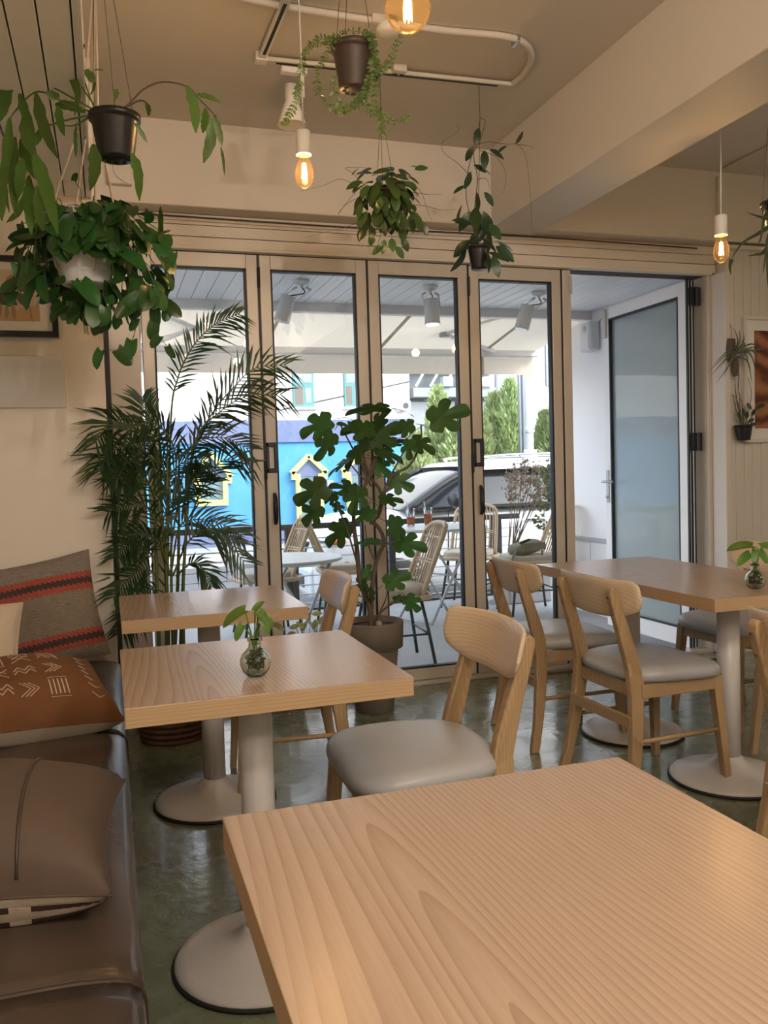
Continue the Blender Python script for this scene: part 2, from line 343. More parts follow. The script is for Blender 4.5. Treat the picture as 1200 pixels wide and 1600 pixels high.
def floormat():
    m = bpy.data.materials.new('green_floor'); m.use_nodes = True; n = m.node_tree.nodes; L = m.node_tree.links; b = n['Principled BSDF']
    tc = n.new('ShaderNodeTexCoord')
    n1 = n.new('ShaderNodeTexNoise'); n1.inputs['Scale'].default_value = 1.6; n1.inputs['Detail'].default_value = 5; L.new(tc.outputs['Object'], n1.inputs['Vector'])
    cr = n.new('ShaderNodeValToRGB'); cr.color_ramp.elements[0].color = (0.12, 0.135, 0.08, 1); cr.color_ramp.elements[1].color = (0.21, 0.235, 0.155, 1); cr.color_ramp.elements[0].position = 0.35; cr.color_ramp.elements[1].position = 0.65
    L.new(n1.outputs['Fac'], cr.inputs[0]); L.new(cr.outputs[0], b.inputs['Base Color'])
    n2 = n.new('ShaderNodeTexNoise'); n2.inputs['Scale'].default_value = 7; n2.inputs['Detail'].default_value = 6; L.new(tc.outputs['Object'], n2.inputs['Vector'])
    mr = n.new('ShaderNodeMapRange'); mr.inputs[1].default_value = 0.35; mr.inputs[2].default_value = 0.7; mr.inputs[3].default_value = 0.14; mr.inputs[4].default_value = 0.38; L.new(n2.outputs['Fac'], mr.inputs[0]); L.new(mr.outputs[0], b.inputs['Roughness'])
    n3 = n.new('ShaderNodeTexNoise'); n3.inputs['Scale'].default_value = 22; n3.inputs['Detail'].default_value = 4; L.new(tc.outputs['Object'], n3.inputs['Vector'])
    bp = n.new('ShaderNodeBump'); bp.inputs['Strength'].default_value = 0.22; bp.inputs['Distance'].default_value = 0.012; L.new(n3.outputs['Fac'], bp.inputs['Height']); L.new(bp.outputs[0], b.inputs['Normal'])
    b.inputs['Coat Weight'].default_value = 0.3; b.inputs['Coat Roughness'].default_value = 0.1
    MATS['green_floor'] = m
floormat()
M = MATS
# ------------------------------------------------------------------ room shell
ZC = 2.86; YW = 4.33; XL = -0.62; XR = 5.3; YB = -3.2
struct('floor', MB().box(XL, XR, YB, 4.42, -0.12, 0.0), M['green_floor'], 'worn glossy green painted concrete cafe floor')
struct('ceiling', MB().box(XL, XR, YB, 4.45, ZC, ZC+0.12), M['ceiling_paint'], 'beige painted flat ceiling above the tables')
struct('wall_left', MB().box(XL-0.12, XL, YB, 3.66, 0, ZC), M['cream_wall'], 'cream wall behind the bench')
struct('wall_back', MB().box(XL, XR, YB-0.12, YB, 0, ZC), M['cream_wall'], 'cream wall behind the camera')
struct('wall_side', MB().box(XR, XR+0.12, YB, 4.45, 0, ZC), M['cream_wall'], 'cream wall at the far right of the room')
struct('wall_end', MB().box(XL-0.12, 0.008, 3.66, 4.45, 0, ZC), M['cream_wall'], 'cream end wall behind the striped cushion', bevel=0.004)
struct('roof_slab', MB().box(-9, 9, -7, 4.47, ZC+0.12, 3.7), M['stucco_white'], 'unseen flat roof slab over the cafe, sized to block the sun')  # out of view; span and height chosen to keep sun off room and terrace
# soffit over the bench, plank by plank
sf = struct('trim_1', MB().box(XL, -0.018, YB, 3.655, 2.32, ZC), M['plank_gap'], 'boxed soffit clad in white planks above the bench')
xs = [-0.62, -0.53, -0.445, -0.36, -0.275, -0.186, -0.114, -0.035, -0.012]
for a, b in zip(xs[:-1], xs[1:]):
    MB().box(a+0.002, b-0.0025 if b < -0.02 else b, YB, 3.658, 2.305, 2.322).build('plank', M['soffit_white'], sf, bevel=0.0015, seg=1)
MB().box(-0.018, -0.012, YB, 3.658, 2.30, ZC-0.001).build('side_board', M['soffit_white'], sf)
# concrete beam along the room and the lintel over the folding doors
struct('beam_ceiling', MB().box(2.01, 2.31, YB, 4.30, 2.455, ZC+0.02), M['beam_paint'], 'deep white ceiling beam crossing the room', bevel=0.004)
struct('wall_front', MB().box(0.0, XR, 4.20, 4.45, 2.464, ZC+0.01), M['cream_paint'], 'cream lintel wall above the folding doors', bevel=0.006)
struct('wall_outer', MB().box(-9, 0.0, 4.45, 4.60, -0.4, 3.0).box(3.56, 9, 4.45, 4.60, -0.4, 3.0), M['stucco_white'], 'outer wall of the cafe beside the doors')
# plank trims over the doors
t2 = struct('trim_2', MB().box(0.0, 3.54, 4.335, 4.45, 2.29, 2.47), M['plank_gap'], 'horizontal cream boards above the folding doors')
for z0, z1, y in ((2.412, 2.462, 4.318), (2.3545, 2.408, 4.312), (2.302, 2.351, 4.310)):
    MB().box(0.0, 3.535, y, 4.34, z0, z1).build('board', M['cream_paint'], t2, bevel=0.003)
MB().box(0.0, 3.50, 4.296, 4.34, 2.288, 2.302).build('moulding', M['cream_paint'], t2, bevel=0.003)
for k, (z, r) in enumerate(((2.447, 0.004), (2.432, 0.003))):
    MB().tube(spline([(0.05, 4.305, z), (1.2, 4.306, z-0.006), (2.3, 4.305, z+0.004), (3.4, 4.306, z-0.004)], 24), r, 6).build('cable', M['cream_paint'] if k else M['plank_gap'], t2)
# jambs
struct('trim_3', MB().box(0.008, 0.178, 4.325, 4.45, 0, 2.29), M['door_alu'], 'beige aluminium side jamb left of the doors', bevel=0.003)
struct('trim_4', MB().box(3.478, 3.506, 4.32, 4.45, 0, 2.29), M['door_alu'], 'beige aluminium jamb right of the doorway', bevel=0.003)
struct('trim_5', MB().box(3.506, 3.545, 4.20, 4.45, 0, 2.29), M['beam_paint'], 'white painted post at the right of the doorway', bevel=0.004)
struct('trim_6', MB().box(0.014, 0.034, 4.30, 4.326, 0.0, 2.29), M['gasket'], 'black rubber strip on the left jamb')
struct('trim_7', MB().box(0.17, 3.49, 4.31, 4.42, 0.0, 0.022), M['door_alu'], 'aluminium threshold track under the folding doors', bevel=0.003)
# vertical plank wall on the right
wr = struct('wall_right', MB().box(3.562, XR, 4.25, 4.45, 0, 2.46), M['plank_gap'], 'wall of narrow vertical white planks beside the doorway')
MB().box(3.5455, 3.562, 4.2365, 4.45, 0, 2.4645).build('return_board', M['plank_white'], wr)
x = 3.547; k = 0
while x < 4.6:
    pw = 0.0615 + 0.004*math.sin(k*2.7)
    MB().box(x, x+pw-0.0022, 4.236, 4.252, 0.0, 2.425).build('plank', M['plank_white'], wr, bevel=0.002, seg=1)
    x += pw; k += 1
MB().box(3.545, XR, 4.205, 4.252, 2.425, 2.45).build('ledge', M['cream_paint'], wr, bevel=0.004)
# ------------------------------------------------------------------ folding doors
def leaf(o, n, x0, x1, handle=0, hinge_left=False, hinge_right=False):
    z0, z1 = 0.026, 2.284; y0, y1 = 4.335, 4.385; st = 0.056; gl = (x0+st, x1-st, 0.088, 2.214)
    door = bpy.data.objects.new(n, None); col.objects.link(door); door.location = (x0, y0, 0); door['kind'] = 'structure'; door['label'] = o
    B = lambda nm, mb, mt, **k: mb.build(nm, M[mt] if isinstance(mt, str) else mt, door, world=True, **k)
    B('stile', MB().box(x0, x0+st, y0, y1, z0, z1), 'door_alu', bevel=0.003); B('stile', MB().box(x1-st, x1, y0, y1, z0, z1), 'door_alu', bevel=0.003)
    B('rail', MB().box(x0+st, x1-st, y0, y1, 2.214, z1), 'door_alu', bevel=0.002); B('rail', MB().box(x0+st, x1-st, y0, y1, z0, 0.088), 'door_alu', bevel=0.002)
    g = MB(); a, b, c, d = gl; t = 0.009
    for q in ((a, a+t, c, d), (b-t, b, c, d), (a, b, c, c+t), (a, b, d-t, d)): g.box(q[0], q[1], y0+0.006, y1-0.006, q[2], q[3])
    B('glazing_gasket', g, 'gasket')
    B('pane', MB().box(a+0.002, b-0.002, y0+0.022, y0+0.028, c+0.002, d-0.002), G_WIN)
    B('edge_seal', MB().box(x1, x1+0.012, y0+0.004, y1-0.004, z0, z1), 'gasket')
    for s, hx in ((hinge_left, x0-0.006), (hinge_right, x1+0.006)):
        if s:
            for z in (2.12, 1.15, 0.22):
                B('hinge', MB().tube([(hx, y0-0.006, z), (hx, y0-0.006, z+0.10)], 0.008, 8), 'gasket')
    if handle:
        hx = x0+0.030; zz = 1.26
        h = B('pull_handle', MB().box(hx-0.030, hx+0.030, y0-0.012, y0, zz-0.077, zz-0.055).box(hx-0.030, hx+0.030, y0-0.012, y0, zz+0.055, zz+0.077).box(hx-0.030, hx-0.015, y0-0.012, y0, zz-0.077, zz+0.077).box(hx+0.010, hx+0.030, y0-0.014, y0, zz-0.077, zz+0.077), 'black_plastic', bevel=0.003)
        h2 = MB().tube([(hx+0.006, y0-0.006, 0.92), (hx+0.006, y0-0.022, 0.935), (hx+0.006, y0-0.026, 0.985), (hx+0.006, y0-0.024, 1.05), (hx+0.006, y0-0.006, 1.075)], [0.009, 0.011, 0.013, 0.011, 0.009], 8)
        B('lever_handle', h2, 'black_plastic', smooth=True)
        B('lever_plate', MB().box(hx-0.012, hx+0.024, y0-0.003, y0, 0.90, 1.09), 'door_alu')
    return door
leaf('first folding glass door, behind the palm', 'door_1', 0.190, 0.764, hinge_right=True)
leaf('second folding glass door with black handles, left of the fig tree', 'door_2', 0.776, 1.340, handle=1)
leaf('third folding glass door, right behind the fig tree', 'door_3', 1.352, 1.918, hinge_right=True)
leaf('fourth folding glass door with black handles, behind the chairs', 'door_4', 1.930, 2.494, handle=1)
dn = struct('trim_8', MB().box(2.506, 2.56, 4.335, 4.385, 0.02, 2.284), M['door_alu'], 'aluminium post closing the row of folding doors', bevel=0.003)
MB().box(2.546, 2.566, 4.330, 4.334, 2.15, 2.25).build('hinge_plate', M['grey_steel'], dn)
# hinged glass door swung out to the terrace
x0, x1, y0, y1, z0, z1 = 3.385, 3.43, 4.40, 5.31, 0.02, 2.27
door = bpy.data.objects.new('door_5', None); col.objects.link(door); door.location = (3.4, 4.4, 0); door['kind'] = 'structure'; door['label'] = 'white framed glass door swung open onto the terrace'
D5 = lambda nm, mb, mt, **k: mb.build(nm, M[mt] if isinstance(mt, str) else mt, door, world=True, **k)
D5('stile', MB().box(x0, x1, y0, y0+0.075, z0, z1), 'lilac_white', bevel=0.003); D5('stile', MB().box(x0, x1, y1-0.075, y1, z0, z1), 'lilac_white', bevel=0.003)
D5('rail', MB().box(x0, x1, y0+0.075, y1-0.075, 2.19, z1), 'lilac_white', bevel=0.003); D5('rail', MB().box(x0, x1, y0+0.075, y1-0.075, z0, 0.13), 'lilac_white', bevel=0.003)
g = MB()
for q in ((y0+0.075, y0+0.085, 0.13, 2.19), (y1-0.087, y1-0.075, 0.13, 2.19), (y0+0.075, y1-0.075, 0.13, 0.138), (y0+0.075, y1-0.075, 2.178, 2.19)): g.box(x0-0.002, x1+0.002, q[0], q[1], q[2], q[3])
D5('glazing_gasket', g, 'gasket')
D5('pane', MB().box(3.404, 3.411, y0+0.08, y1-0.08, 0.134, 2.186), G_DOOR)
h = D5('handle_plate', MB().box(x0-0.008, x0, y1-0.055, y1-0.022, 0.90, 1.13), 'grey_steel', bevel=0.006, seg=3)
MB().tube([(x0-0.008, y1-0.038, 1.05), (x0-0.05, y1-0.038, 1.05), (x0-0.055, y1-0.06, 1.05), (x0-0.052, y1-0.17, 1.05)], 0.009, 8).build('lever', M['grey_steel'], h, world=True, smooth=True)
MB().cyl((x0-0.009, y1-0.038, 0.94), (x0-0.02, y1-0.038, 0.94), 0.010, n=10).build('lock', M['grey_steel'], h, world=True)
D5('closer_arm', MB().box(x0-0.02, x0, y1-0.06, y1-0.02, 2.06, 2.26), 'grey_steel', bevel=0.003)
for k in range(3): D5('edge_seal', MB().box(3.385+k*0.026, 3.395+k*0.026, 4.385+k*0.008, 4.40, 0.02, 2.28), 'gasket')
for z in (2.12, 1.24, 0.14): D5('hinge', MB().box(3.40, 3.475, 4.372, 4.388, z, z+0.11).cyl((3.44, 4.366, z), (3.44, 4.366, z+0.11), 0.010, n=8), 'black_plastic')
# ------------------------------------------------------------------ cafe tables
def make_table(label, cx, cy, rot=0.0):
    t = thing('cafe_table', label, 'table', (cx, cy, 0), rot, 'pedestal cafe tables')
    h = 0.30; z1 = 0.73
    MB().box(-h, h, -h, h, z1-0.042, z1-0.0015).build('tabletop_core', M['ash_edge'], t, bevel=0.0015)
    MB().box(-h, h, -h, h, z1-0.0015, z1).build('tabletop', M['ash_top'], t)
    MB().box(-h-0.0008, -h, -h, h, z1-0.042, z1-0.0005).build('edge_band', M['ash_edge_side'], t)
    MB().box(h, h+0.0008, -h, h, z1-0.042, z1-0.0005).build('edge_band', M['ash_edge_side'], t)
    MB().box(-0.14, 0.14, -0.14, 0.14, z1-0.05, z1-0.042).build('bracket', M['pedestal'], t)
    MB().lathe([(0.040, 0.075), (0.040, z1-0.05)], 28).build('column', M['pedestal'], t, smooth=True)
    MB().lathe([(0.212, 0.006), (0.214, 0.014), (0.206, 0.022), (0.185, 0.027), (0.14, 0.036), (0.09, 0.050), (0.060, 0.066), (0.048, 0.082), (0.042, 0.090)], 48).build('base', M['pedestal'], t, smooth=True)
    MB().lathe([(0.205, 0.0), (0.219, 0.002), (0.219, 0.009), (0.212, 0.012)], 48).build('rubber_rim', M['rubber'], t, smooth=True)
    return t
make_table('ash cafe table in the foreground, largest and nearest to the camera', 0.425, 0.815)
make_table('ash cafe table with a round bottle vase, in front of the bench', 0.312, 2.022)
make_table('ash cafe table at the far end of the bench before the palm', 0.322, 3.085)
make_table('ash cafe table nearest the open glass door, joined to another table', 2.135, 3.17)
make_table('ash cafe table at the right with a vase near its front edge', 2.145, 2.568)
# ------------------------------------------------------------------ dining chairs
def make_chair():
    t = thing('dining_chair', 'x', 'chair', (0, 0, 0), 0, 'ash dining chairs with grey seats')
    rear = [(-.252, 0), (-.228, .12), (-.212, .26), (-.205, .38), (-.208, .46), (-.232, .56), (-.262, .67), (-.276, .725), (-.276, .745), (-.266, .757), (-.252, .756), (-.240, .742), (-.228, .69), (-.196, .60), (-.164, .505), (-.149, .44), (-.153, .36), (-.168, .24), (-.190, .12), (-.216, 0)]
    yz = lambda z: 0.213-0.055*min(z, .5)/.5-0.0*z
    for s in (-1, 1):
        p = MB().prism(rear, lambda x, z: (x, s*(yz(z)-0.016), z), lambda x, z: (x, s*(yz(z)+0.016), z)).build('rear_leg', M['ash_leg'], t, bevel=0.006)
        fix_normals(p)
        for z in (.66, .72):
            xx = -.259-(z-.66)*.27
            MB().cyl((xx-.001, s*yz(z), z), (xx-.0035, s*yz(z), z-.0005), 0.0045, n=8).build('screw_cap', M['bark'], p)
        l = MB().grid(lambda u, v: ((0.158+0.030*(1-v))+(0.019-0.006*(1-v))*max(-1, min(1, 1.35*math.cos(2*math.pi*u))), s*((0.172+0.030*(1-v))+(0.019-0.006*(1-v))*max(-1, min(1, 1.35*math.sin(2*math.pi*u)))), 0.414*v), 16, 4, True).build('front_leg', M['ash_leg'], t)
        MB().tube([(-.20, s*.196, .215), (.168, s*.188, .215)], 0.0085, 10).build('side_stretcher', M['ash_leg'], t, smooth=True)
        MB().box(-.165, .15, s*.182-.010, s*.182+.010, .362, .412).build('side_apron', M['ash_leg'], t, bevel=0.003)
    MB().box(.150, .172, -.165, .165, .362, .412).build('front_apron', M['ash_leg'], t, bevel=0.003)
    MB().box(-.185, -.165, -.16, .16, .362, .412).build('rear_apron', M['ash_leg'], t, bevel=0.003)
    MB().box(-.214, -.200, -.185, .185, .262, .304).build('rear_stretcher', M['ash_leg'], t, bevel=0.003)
    # curved back panel
    def back(side):
        def fn(u, v):
            y = (u*2-1); W = 0.238
            top = 0.782-0.004*y*y; bot = 0.640+0.016*y*y+0.03*max(0, (abs(y)-0.45)/0.55)**2.2
            e = max(0, (abs(y)-0.93)/0.07); top -= 0.012*e*e; bot += 0.016*e*e
            z = bot+(top-bot)*v
            x = -0.247+0.034*(y*W/0.19)**2-0.26*(z-0.70)
            th = 0.0085*min(1, 8*v+0.45, 8*(1-v)+0.45)*(1-0.35*e)
            return (x+side*th, y*W, z)
        return fn
    N, K = 28, 8; mb = MB().grid(back(1), N, K); mb.grid(back(-1), N, K); n1 = (N+1)*(K+1)
    for i in range(N):
        mb.f.append((i, i+n1, i+1+n1, i+1)); a = K*(N+1)+i; mb.f.append((a, a+1, a+1+n1, a+n1))
    for j in range(K):
        a = j*(N+1); b = a+N+1; mb.f.append((a, b, b+n1, a+n1)); mb.f.append((a+N, a+N+n1, b+N+n1, b+N))
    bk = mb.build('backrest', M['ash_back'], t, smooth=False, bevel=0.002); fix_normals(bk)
    for p in bk.data.polygons: p.use_smooth = True
    # padded seat
    def outline(th):
        c, s_ = math.cos(th), math.sin(th); n = 3.6
        r = (abs(c)**n+abs(s_)**n)**(-1/n); x = c*r; y = s_*r
        wd = 0.205+0.035*(x*0.5+0.5)-0.0*x
        return (0.0+0.205*x-0.012*(1-y*y)*(x < 0)*0-0.0, wd*y)
    rings = [(.0, .415), (.90, .413), (.965, .418), (.995, .428), (1.0, .440), (.985, .452), (.945, .462), (.86, .469), (.70, .4725), (.45, .474), (.0, .4745)]
    NS = 48; mb = MB()
    for k, (sc_, z) in enumerate(rings):
        for j in range(NS):
            x, y = outline(2*math.pi*j/NS); mb.v.append((x*max(sc_, .01), y*max(sc_, .01), z-0.010*max(0, x/0.2)**2*(sc_ > .5)))
    for k in range(len(rings)-1):
        for j in range(NS):
            a = k*NS+j; b = k*NS+(j+1) % NS; mb.f.append((a, b, b+NS, a+NS))
    mb.build('seat', M['vinyl_grey'], t, smooth=True)
    return t
CHAIRS = [
    ('ash chair with grey vinyl seat pushed up to the vase table beside the bench', 0.725, 2.07, 180),
    ('ash chair with grey seat beside the fig tree pot, at the far bench table', 0.605, 3.20, 176),
    ('ash chair with grey seat seen from behind, at the table by the glass door', 1.865, 3.30, -3),
    ('ash chair seen from behind with a whole grey seat, at the right vase table', 1.880, 2.69, 2),
    ('ash chair on the far side of the right tables, back against the plank wall', 2.72, 3.20, 184),
    ('ash chair on the right side of the vase table, mostly out of frame', 2.60, 2.55, 180),
    ('ash chair cut off at the right edge, its back post nearest the camera', 1.872, 1.665, 0)]
proto = make_chair()
for i, (lb, x, y, a) in enumerate(CHAIRS):
    o = proto if i == 0 else copy_tree(proto)
    o.location = (x, y, 0); o.rotation_euler = (0, 0, R(a)); o['label'] = lb
# ------------------------------------------------------------------ bench
bn = thing('bench', 'long brown vinyl upholstered bench along the left wall', 'bench', (-0.3, 1.4, 0))
MB().box(-0.615, 0.000, -1.0, 3.655, 0.0, 0.285).build('base', M['bench_base'], bn, world=True)
s1 = at(228, 1512, Z=.44).y; s2 = at(193, 1137, Z=.44).y
for a, b in ((-1.0, s1), (s1, s2), (s2, 3.655)):
    def cf(u, v, a=a, b=b):
        th = 2*math.pi*v  # section around X/Z, length along Y
        n = 5.5; c, s_ = math.cos(th), math.sin(th); r = (abs(c)**n+abs(s_)**n)**(-1/n)
        e = min(1, u*(b-a)/0.035, (1-u)*(b-a)/0.035); e = math.sqrt(max(0, 1-(1-e)**2))*0.06+0.94
        puff = 0.008*math.sin(math.pi*u)
        return (-0.298+0.318*c*r*(0.985+0.015*e), a+(b-a)*u, 0.363+(0.079+puff)*s_*r*e)
    ob = MB().grid(lambda u, v: cf(v, u), 44, 40, True)
    ob.f.append(tuple(range(44))); ob.f.append(tuple(40*44+i for i in range(44)))
    c_ = ob.build('cushion', M['vinyl_brown'], bn, smooth=True, world=True); fix_normals(c_)
    pts = [cf(1.0 if b < 3 else 0.0, k/40.) for k in range(40)]
    MB().tube([Vector(p) for p in pts]+[Vector(pts[0])], 0.0045, 6, caps=False).build('piping', M['seam'], c_, smooth=True, world=True)
MB().box(0.000, 0.006, -1.0, 3.655, 0.02, 0.285).build('kick_panel', M['bench_base'], bn, world=True)
# ------------------------------------------------------------------ cushions
def pillow(name, label, w, h, t, mat_front, mat_back, mtx, pinch=0.07, flat=0.0):
    root = thing(name, label, 'cushion'); root.matrix_world = mtx
    def S(u, v, side=1):
        e = max(0, (1-abs(u)**2.6))*max(0, (1-abs(v)**2.6)); z = t/2*e**0.45
        return Vector((w/2*u*(1-pinch*(1-v*v)**1.0*0.9), h/2*v*(1-pinch*(1-u*u)*0.9), side*z+0.006*math.sin(5*u+2*v)*e))
    N = 26
    f_ = MB().grid(lambda u, v: S(math.sin((u-.5)*math.pi)*.35+(u*2-1)*.65, math.sin((v-.5)*math.pi)*.35+(v*2-1)*.65, 1), N, N)
    b_ = MB().grid(lambda u, v: S(math.sin((u-.5)*math.pi)*-.35-(u*2-1)*.65, math.sin((v-.5)*math.pi)*.35+(v*2-1)*.65, -1), N, N)
    f = f_.build('front_cover', mat_front, root, smooth=True); b = b_.build('back_cover', mat_back, root, smooth=True)
    edge = [S(k/12*2-1, -1) for k in range(13)]+[S(1, k/12*2-1) for k in range(1, 13)]+[S(1-k/12*2, 1) for k in range(1, 13)]+[S(-1, 1-k/12*2) for k in range(1, 13)]
    MB().tube(edge, 0.0022, 6, caps=False).build('seam', mat_front, root, smooth=True)
    return root, S, f
def stripemat():
    m = bpy.data.materials.new('kilim'); m.use_nodes = True; n = m.node_tree.nodes; L = m.node_tree.links; b = n['Principled BSDF']; b.inputs['Roughness'].default_value = 0.9
    tc = n.new('ShaderNodeTexCoord'); sp = n.new('ShaderNodeSeparateXYZ'); L.new(tc.outputs['Object'], sp.inputs[0])
    # saw-tooth weaving edge
    sx = n.new('ShaderNodeMath'); sx.operation = 'MULTIPLY'; sx.inputs[1].default_value = 55; L.new(sp.outputs[0], sx.inputs[0])
    fr = n.new('ShaderNodeMath'); fr.operation = 'FRACT'; L.new(sx.outputs[0], fr.inputs[0])
    ma = n.new('ShaderNodeMath'); ma.operation = 'MULTIPLY_ADD'; ma.inputs[1].default_value = 0.010; L.new(fr.outputs[0], ma.inputs[0]); L.new(sp.outputs[1], ma.inputs[2])
    mr = n.new('ShaderNodeMapRange'); mr.inputs[1].default_value = -0.22; mr.inputs[2].default_value = 0.22; L.new(ma.outputs[0], mr.inputs[0])
    cr = n.new('ShaderNodeValToRGB'); cr.color_ramp.interpolation = 'CONSTANT'; e = cr.color_ramp.elements
    grey = (0.20, 0.165, 0.12, 1); red = (0.32, 0.065, 0.045, 1); dk = (0.055, 0.032, 0.028, 1)
    e[0].position = 0; e[0].color = grey; e[1].position = 0.14; e[1].color = red
    for p_, c in ((0.185, dk), (0.24, red), (0.285, grey), (0.64, red), (0.695, dk), (0.75, red), (0.80, (0.21, 0.18, 0.155, 1))): q = e.new(p_); q.color = c
    L.new(mr.outputs[0], cr.inputs[0])
    nz = n.new('ShaderNodeTexNoise'); nz.inputs['Scale'].default_value = 160; mp = n.new('ShaderNodeMapping'); mp.inputs['Scale'].default_value = (0.25, 2, 1); L.new(tc.outputs['Object'], mp.inputs[0]); L.new(mp.outputs[0], nz.inputs['Vector'])
    mx = n.new('ShaderNodeMix'); mx.data_type = 'RGBA'; mx.blend_type = 'OVERLAY'; mx.inputs[0].default_value = 0.55; L.new(cr.outputs[0], mx.inputs[6]); L.new(nz.outputs['Fac'], mx.inputs[7]); L.new(mx.outputs[2], b.inputs['Base Color'])
    bp = n.new('ShaderNodeBump'); bp.inputs['Strength'].default_value = 0.3; bp.inputs['Distance'].default_value = 0.003; L.new(nz.outputs['Fac'], bp.inputs['Height']); L.new(bp.outputs[0], b.inputs['Normal'])
    MATS['kilim'] = m
stripemat()
mk('linen', (0.40, 0.34, 0.26), 0.9, var=0.08, bump=0.15, bscale=120)
mk('ochre', (0.155, 0.062, 0.021), 0.9, var=0.25, vscale=9, bump=0.2, bscale=150)
mk('tan_suede', (0.085, 0.056, 0.038), 0.75, var=0.10, vscale=4, bump=0.06, bscale=8)
mk('cream_wool', (0.60, 0.50, 0.38), 0.95, var=0.1, vscale=12, bump=0.5, bscale=60)
mk('dark_wool', (0.05, 0.025, 0.018), 0.95, var=0.2)
mk('print_line', (0.55, 0.45, 0.32), 0.9)
RX = lambda a: Matrix.Rotation(R(a), 4, 'X'); RY = lambda a: Matrix.Rotation(R(a), 4, 'Y'); RZ = lambda a: Matrix.Rotation(R(a), 4, 'Z'); T = lambda v: Matrix.Translation(v)
c = at(50, 944, Y=3.53)
pillow('cushion', 'grey woven cushion with red and dark stripes leaning on the end wall', 0.50, 0.43, 0.13, M['kilim'], M['linen'], T((c.x, 3.545, 0.655)) @ RX(74) @ RZ(9))
pillow('cushion', 'cream knitted cushion at the left edge before the striped cushion', 0.30, 0.30, 0.14, M['cream_wool'], M['cream_wool'], T(at(-42, 1008, Y=3.18)) @ RX(62) @ RZ(-3))
# ochre cushion with white line print
root, S, f = pillow('cushion', 'ochre cushion with white line patterns lying on the bench', 0.48, 0.42, 0.21, M['ochre'], M['linen'], T(at(40, 1092, Z=.53)) @ RZ(14) @ RX(12) @ RY(4))
mb = MB()
def stroke(pts, wd=0.0035):
    pp = []
    for (a0, b0), (a1, b1) in zip(pts[:-1], pts[1:]):
        for k in range(5): pp.append((a0+(a1-a0)*k/4, b0+(b1-b0)*k/4))
    P3 = [S(u, v) + Vector((0, 0, 0.0012)) for u, v in pp]
    for p, q in zip(P3[:-1], P3[1:]):
        d = (q-p)
        if d.length < 1e-5: continue
        s_ = Vector((-d.y, d.x, 0)).normalized()*wd/2
        mb.add([p-s_, p+s_, q+s_, q-s_], [(0, 1, 2, 3)])
for gx in (-0.7, -0.38, -0.06, 0.28):
    for gy, ty in ((-0.62, 0), (-0.15, 1), (0.3, 2), (0.68, 3)):
        ty = (ty+int((gx+1)*10)) % 4
        if ty == 0:
            for k in range(5): stroke([(gx-0.10+k*0.05, gy-0.14), (gx-0.10+k*0.05, gy+0.14)])
            stroke([(gx-0.12, gy+0.18), (gx+0.12, gy+0.18)]); stroke([(gx-0.12, gy-0.18), (gx+0.12, gy-0.18)])
        elif ty == 1:
            for k in range(3): stroke([(gx-0.11+k*.05, gy-.14), (gx+.01+k*.05, gy), (gx-.11+k*.05, gy+.14)])
        elif ty == 2:
            for k in range(2): stroke([(gx-.13, gy-.08+k*.1), (gx-.07, gy+.04+k*.1), (gx, gy-.08+k*.1), (gx+.07, gy+.04+k*.1), (gx+.13, gy-.08+k*.1)])
        else: stroke([(gx-.12, gy-.14), (gx+.12, gy+.14)]); stroke([(gx-.12, gy+.14), (gx+.12, gy-.14)]); stroke([(gx-.1, gy), (gx, gy+.13), (gx+.1, gy)])
for k in range(7): stroke([(.66, -.72+k*.2), (.74, -.80+k*.2), (.82, -.72+k*.2)])
mb.build('printed_pattern', M['print_line'], root)['kind'] = 'stuff'
# tan suede cushion with striped woven back
root, S, f = pillow('cushion', 'plain tan suede cushion nearest the camera on the bench', 0.46, 0.37, 0.23, M['tan_suede'], M['linen'], T(at(174, 1284, Z=.545)-Vector((.215, 0, 0))) @ RZ(-5) @ RX(10) @ RY(3), pinch=0.11)
MB().tube([S(0.36, -0.98+k*1.96/24)+Vector((0, 0, .001)) for k in range(25)], 0.003, 6).build('centre_seam', M['seam'], root, smooth=True)
for k, (u0, u1, mt) in enumerate(((-0.4, 0.05, 'linen'), (0.05, 0.3, 'dark_wool'), (0.3, 0.45, 'cream_wool'), (0.45, 0.98, 'dark_wool'))):
    MB().grid(lambda u, v: S(u0+(u1-u0)*u, -0.995+0.5*v, -1)-Vector((0, 0, .003)), 8, 5).build('woven_stripe', M[mt], root, smooth=True)
# ------------------------------------------------------------------ wall pieces
def flatshape(name, pts, y, mat, parent, th=0.0008):
    o = MB().prism(pts, lambda x, z: (x, y, z), lambda x, z: (x, y-th, z)).build(name, mat, parent, world=True); fix_normals(o); return o
mk('art_cream', (0.66, 0.56, 0.43), 0.8); mk('art_terracotta', (0.52, 0.27, 0.13), 0.8); mk('art_plum', (0.12, 0.075, 0.085), 0.8); mk('art_sand', (0.60, 0.40, 0.24), 0.8); mk('art_slate', (0.14, 0.13, 0.13), 0.8); mk('art_olive', (0.40, 0.30, 0.19), 0.8)
fx1 = at(92, 525, Y=3.64).x; fx0 = fx1-0.42; fz0 = at(92, 527, Y=3.64).z; fz1 = at(92, 403, Y=3.64).z
pf = thing('picture_frame', 'black framed print of abstract leaf shapes on the end wall', 'picture', (fx0, 3.658, fz0))
bw = 0.022
for a in ((fx0, fx1, fz0, fz0+bw), (fx0, fx1, fz1-bw, fz1), (fx0, fx0+bw, fz0+bw, fz1-bw), (fx1-bw, fx1, fz0+bw, fz1-bw)):
    MB().box(a[0], a[1], 3.632, 3.658, a[2], a[3]).build('frame_bar', M['black_frame'], pf, world=True, bevel=0.001)
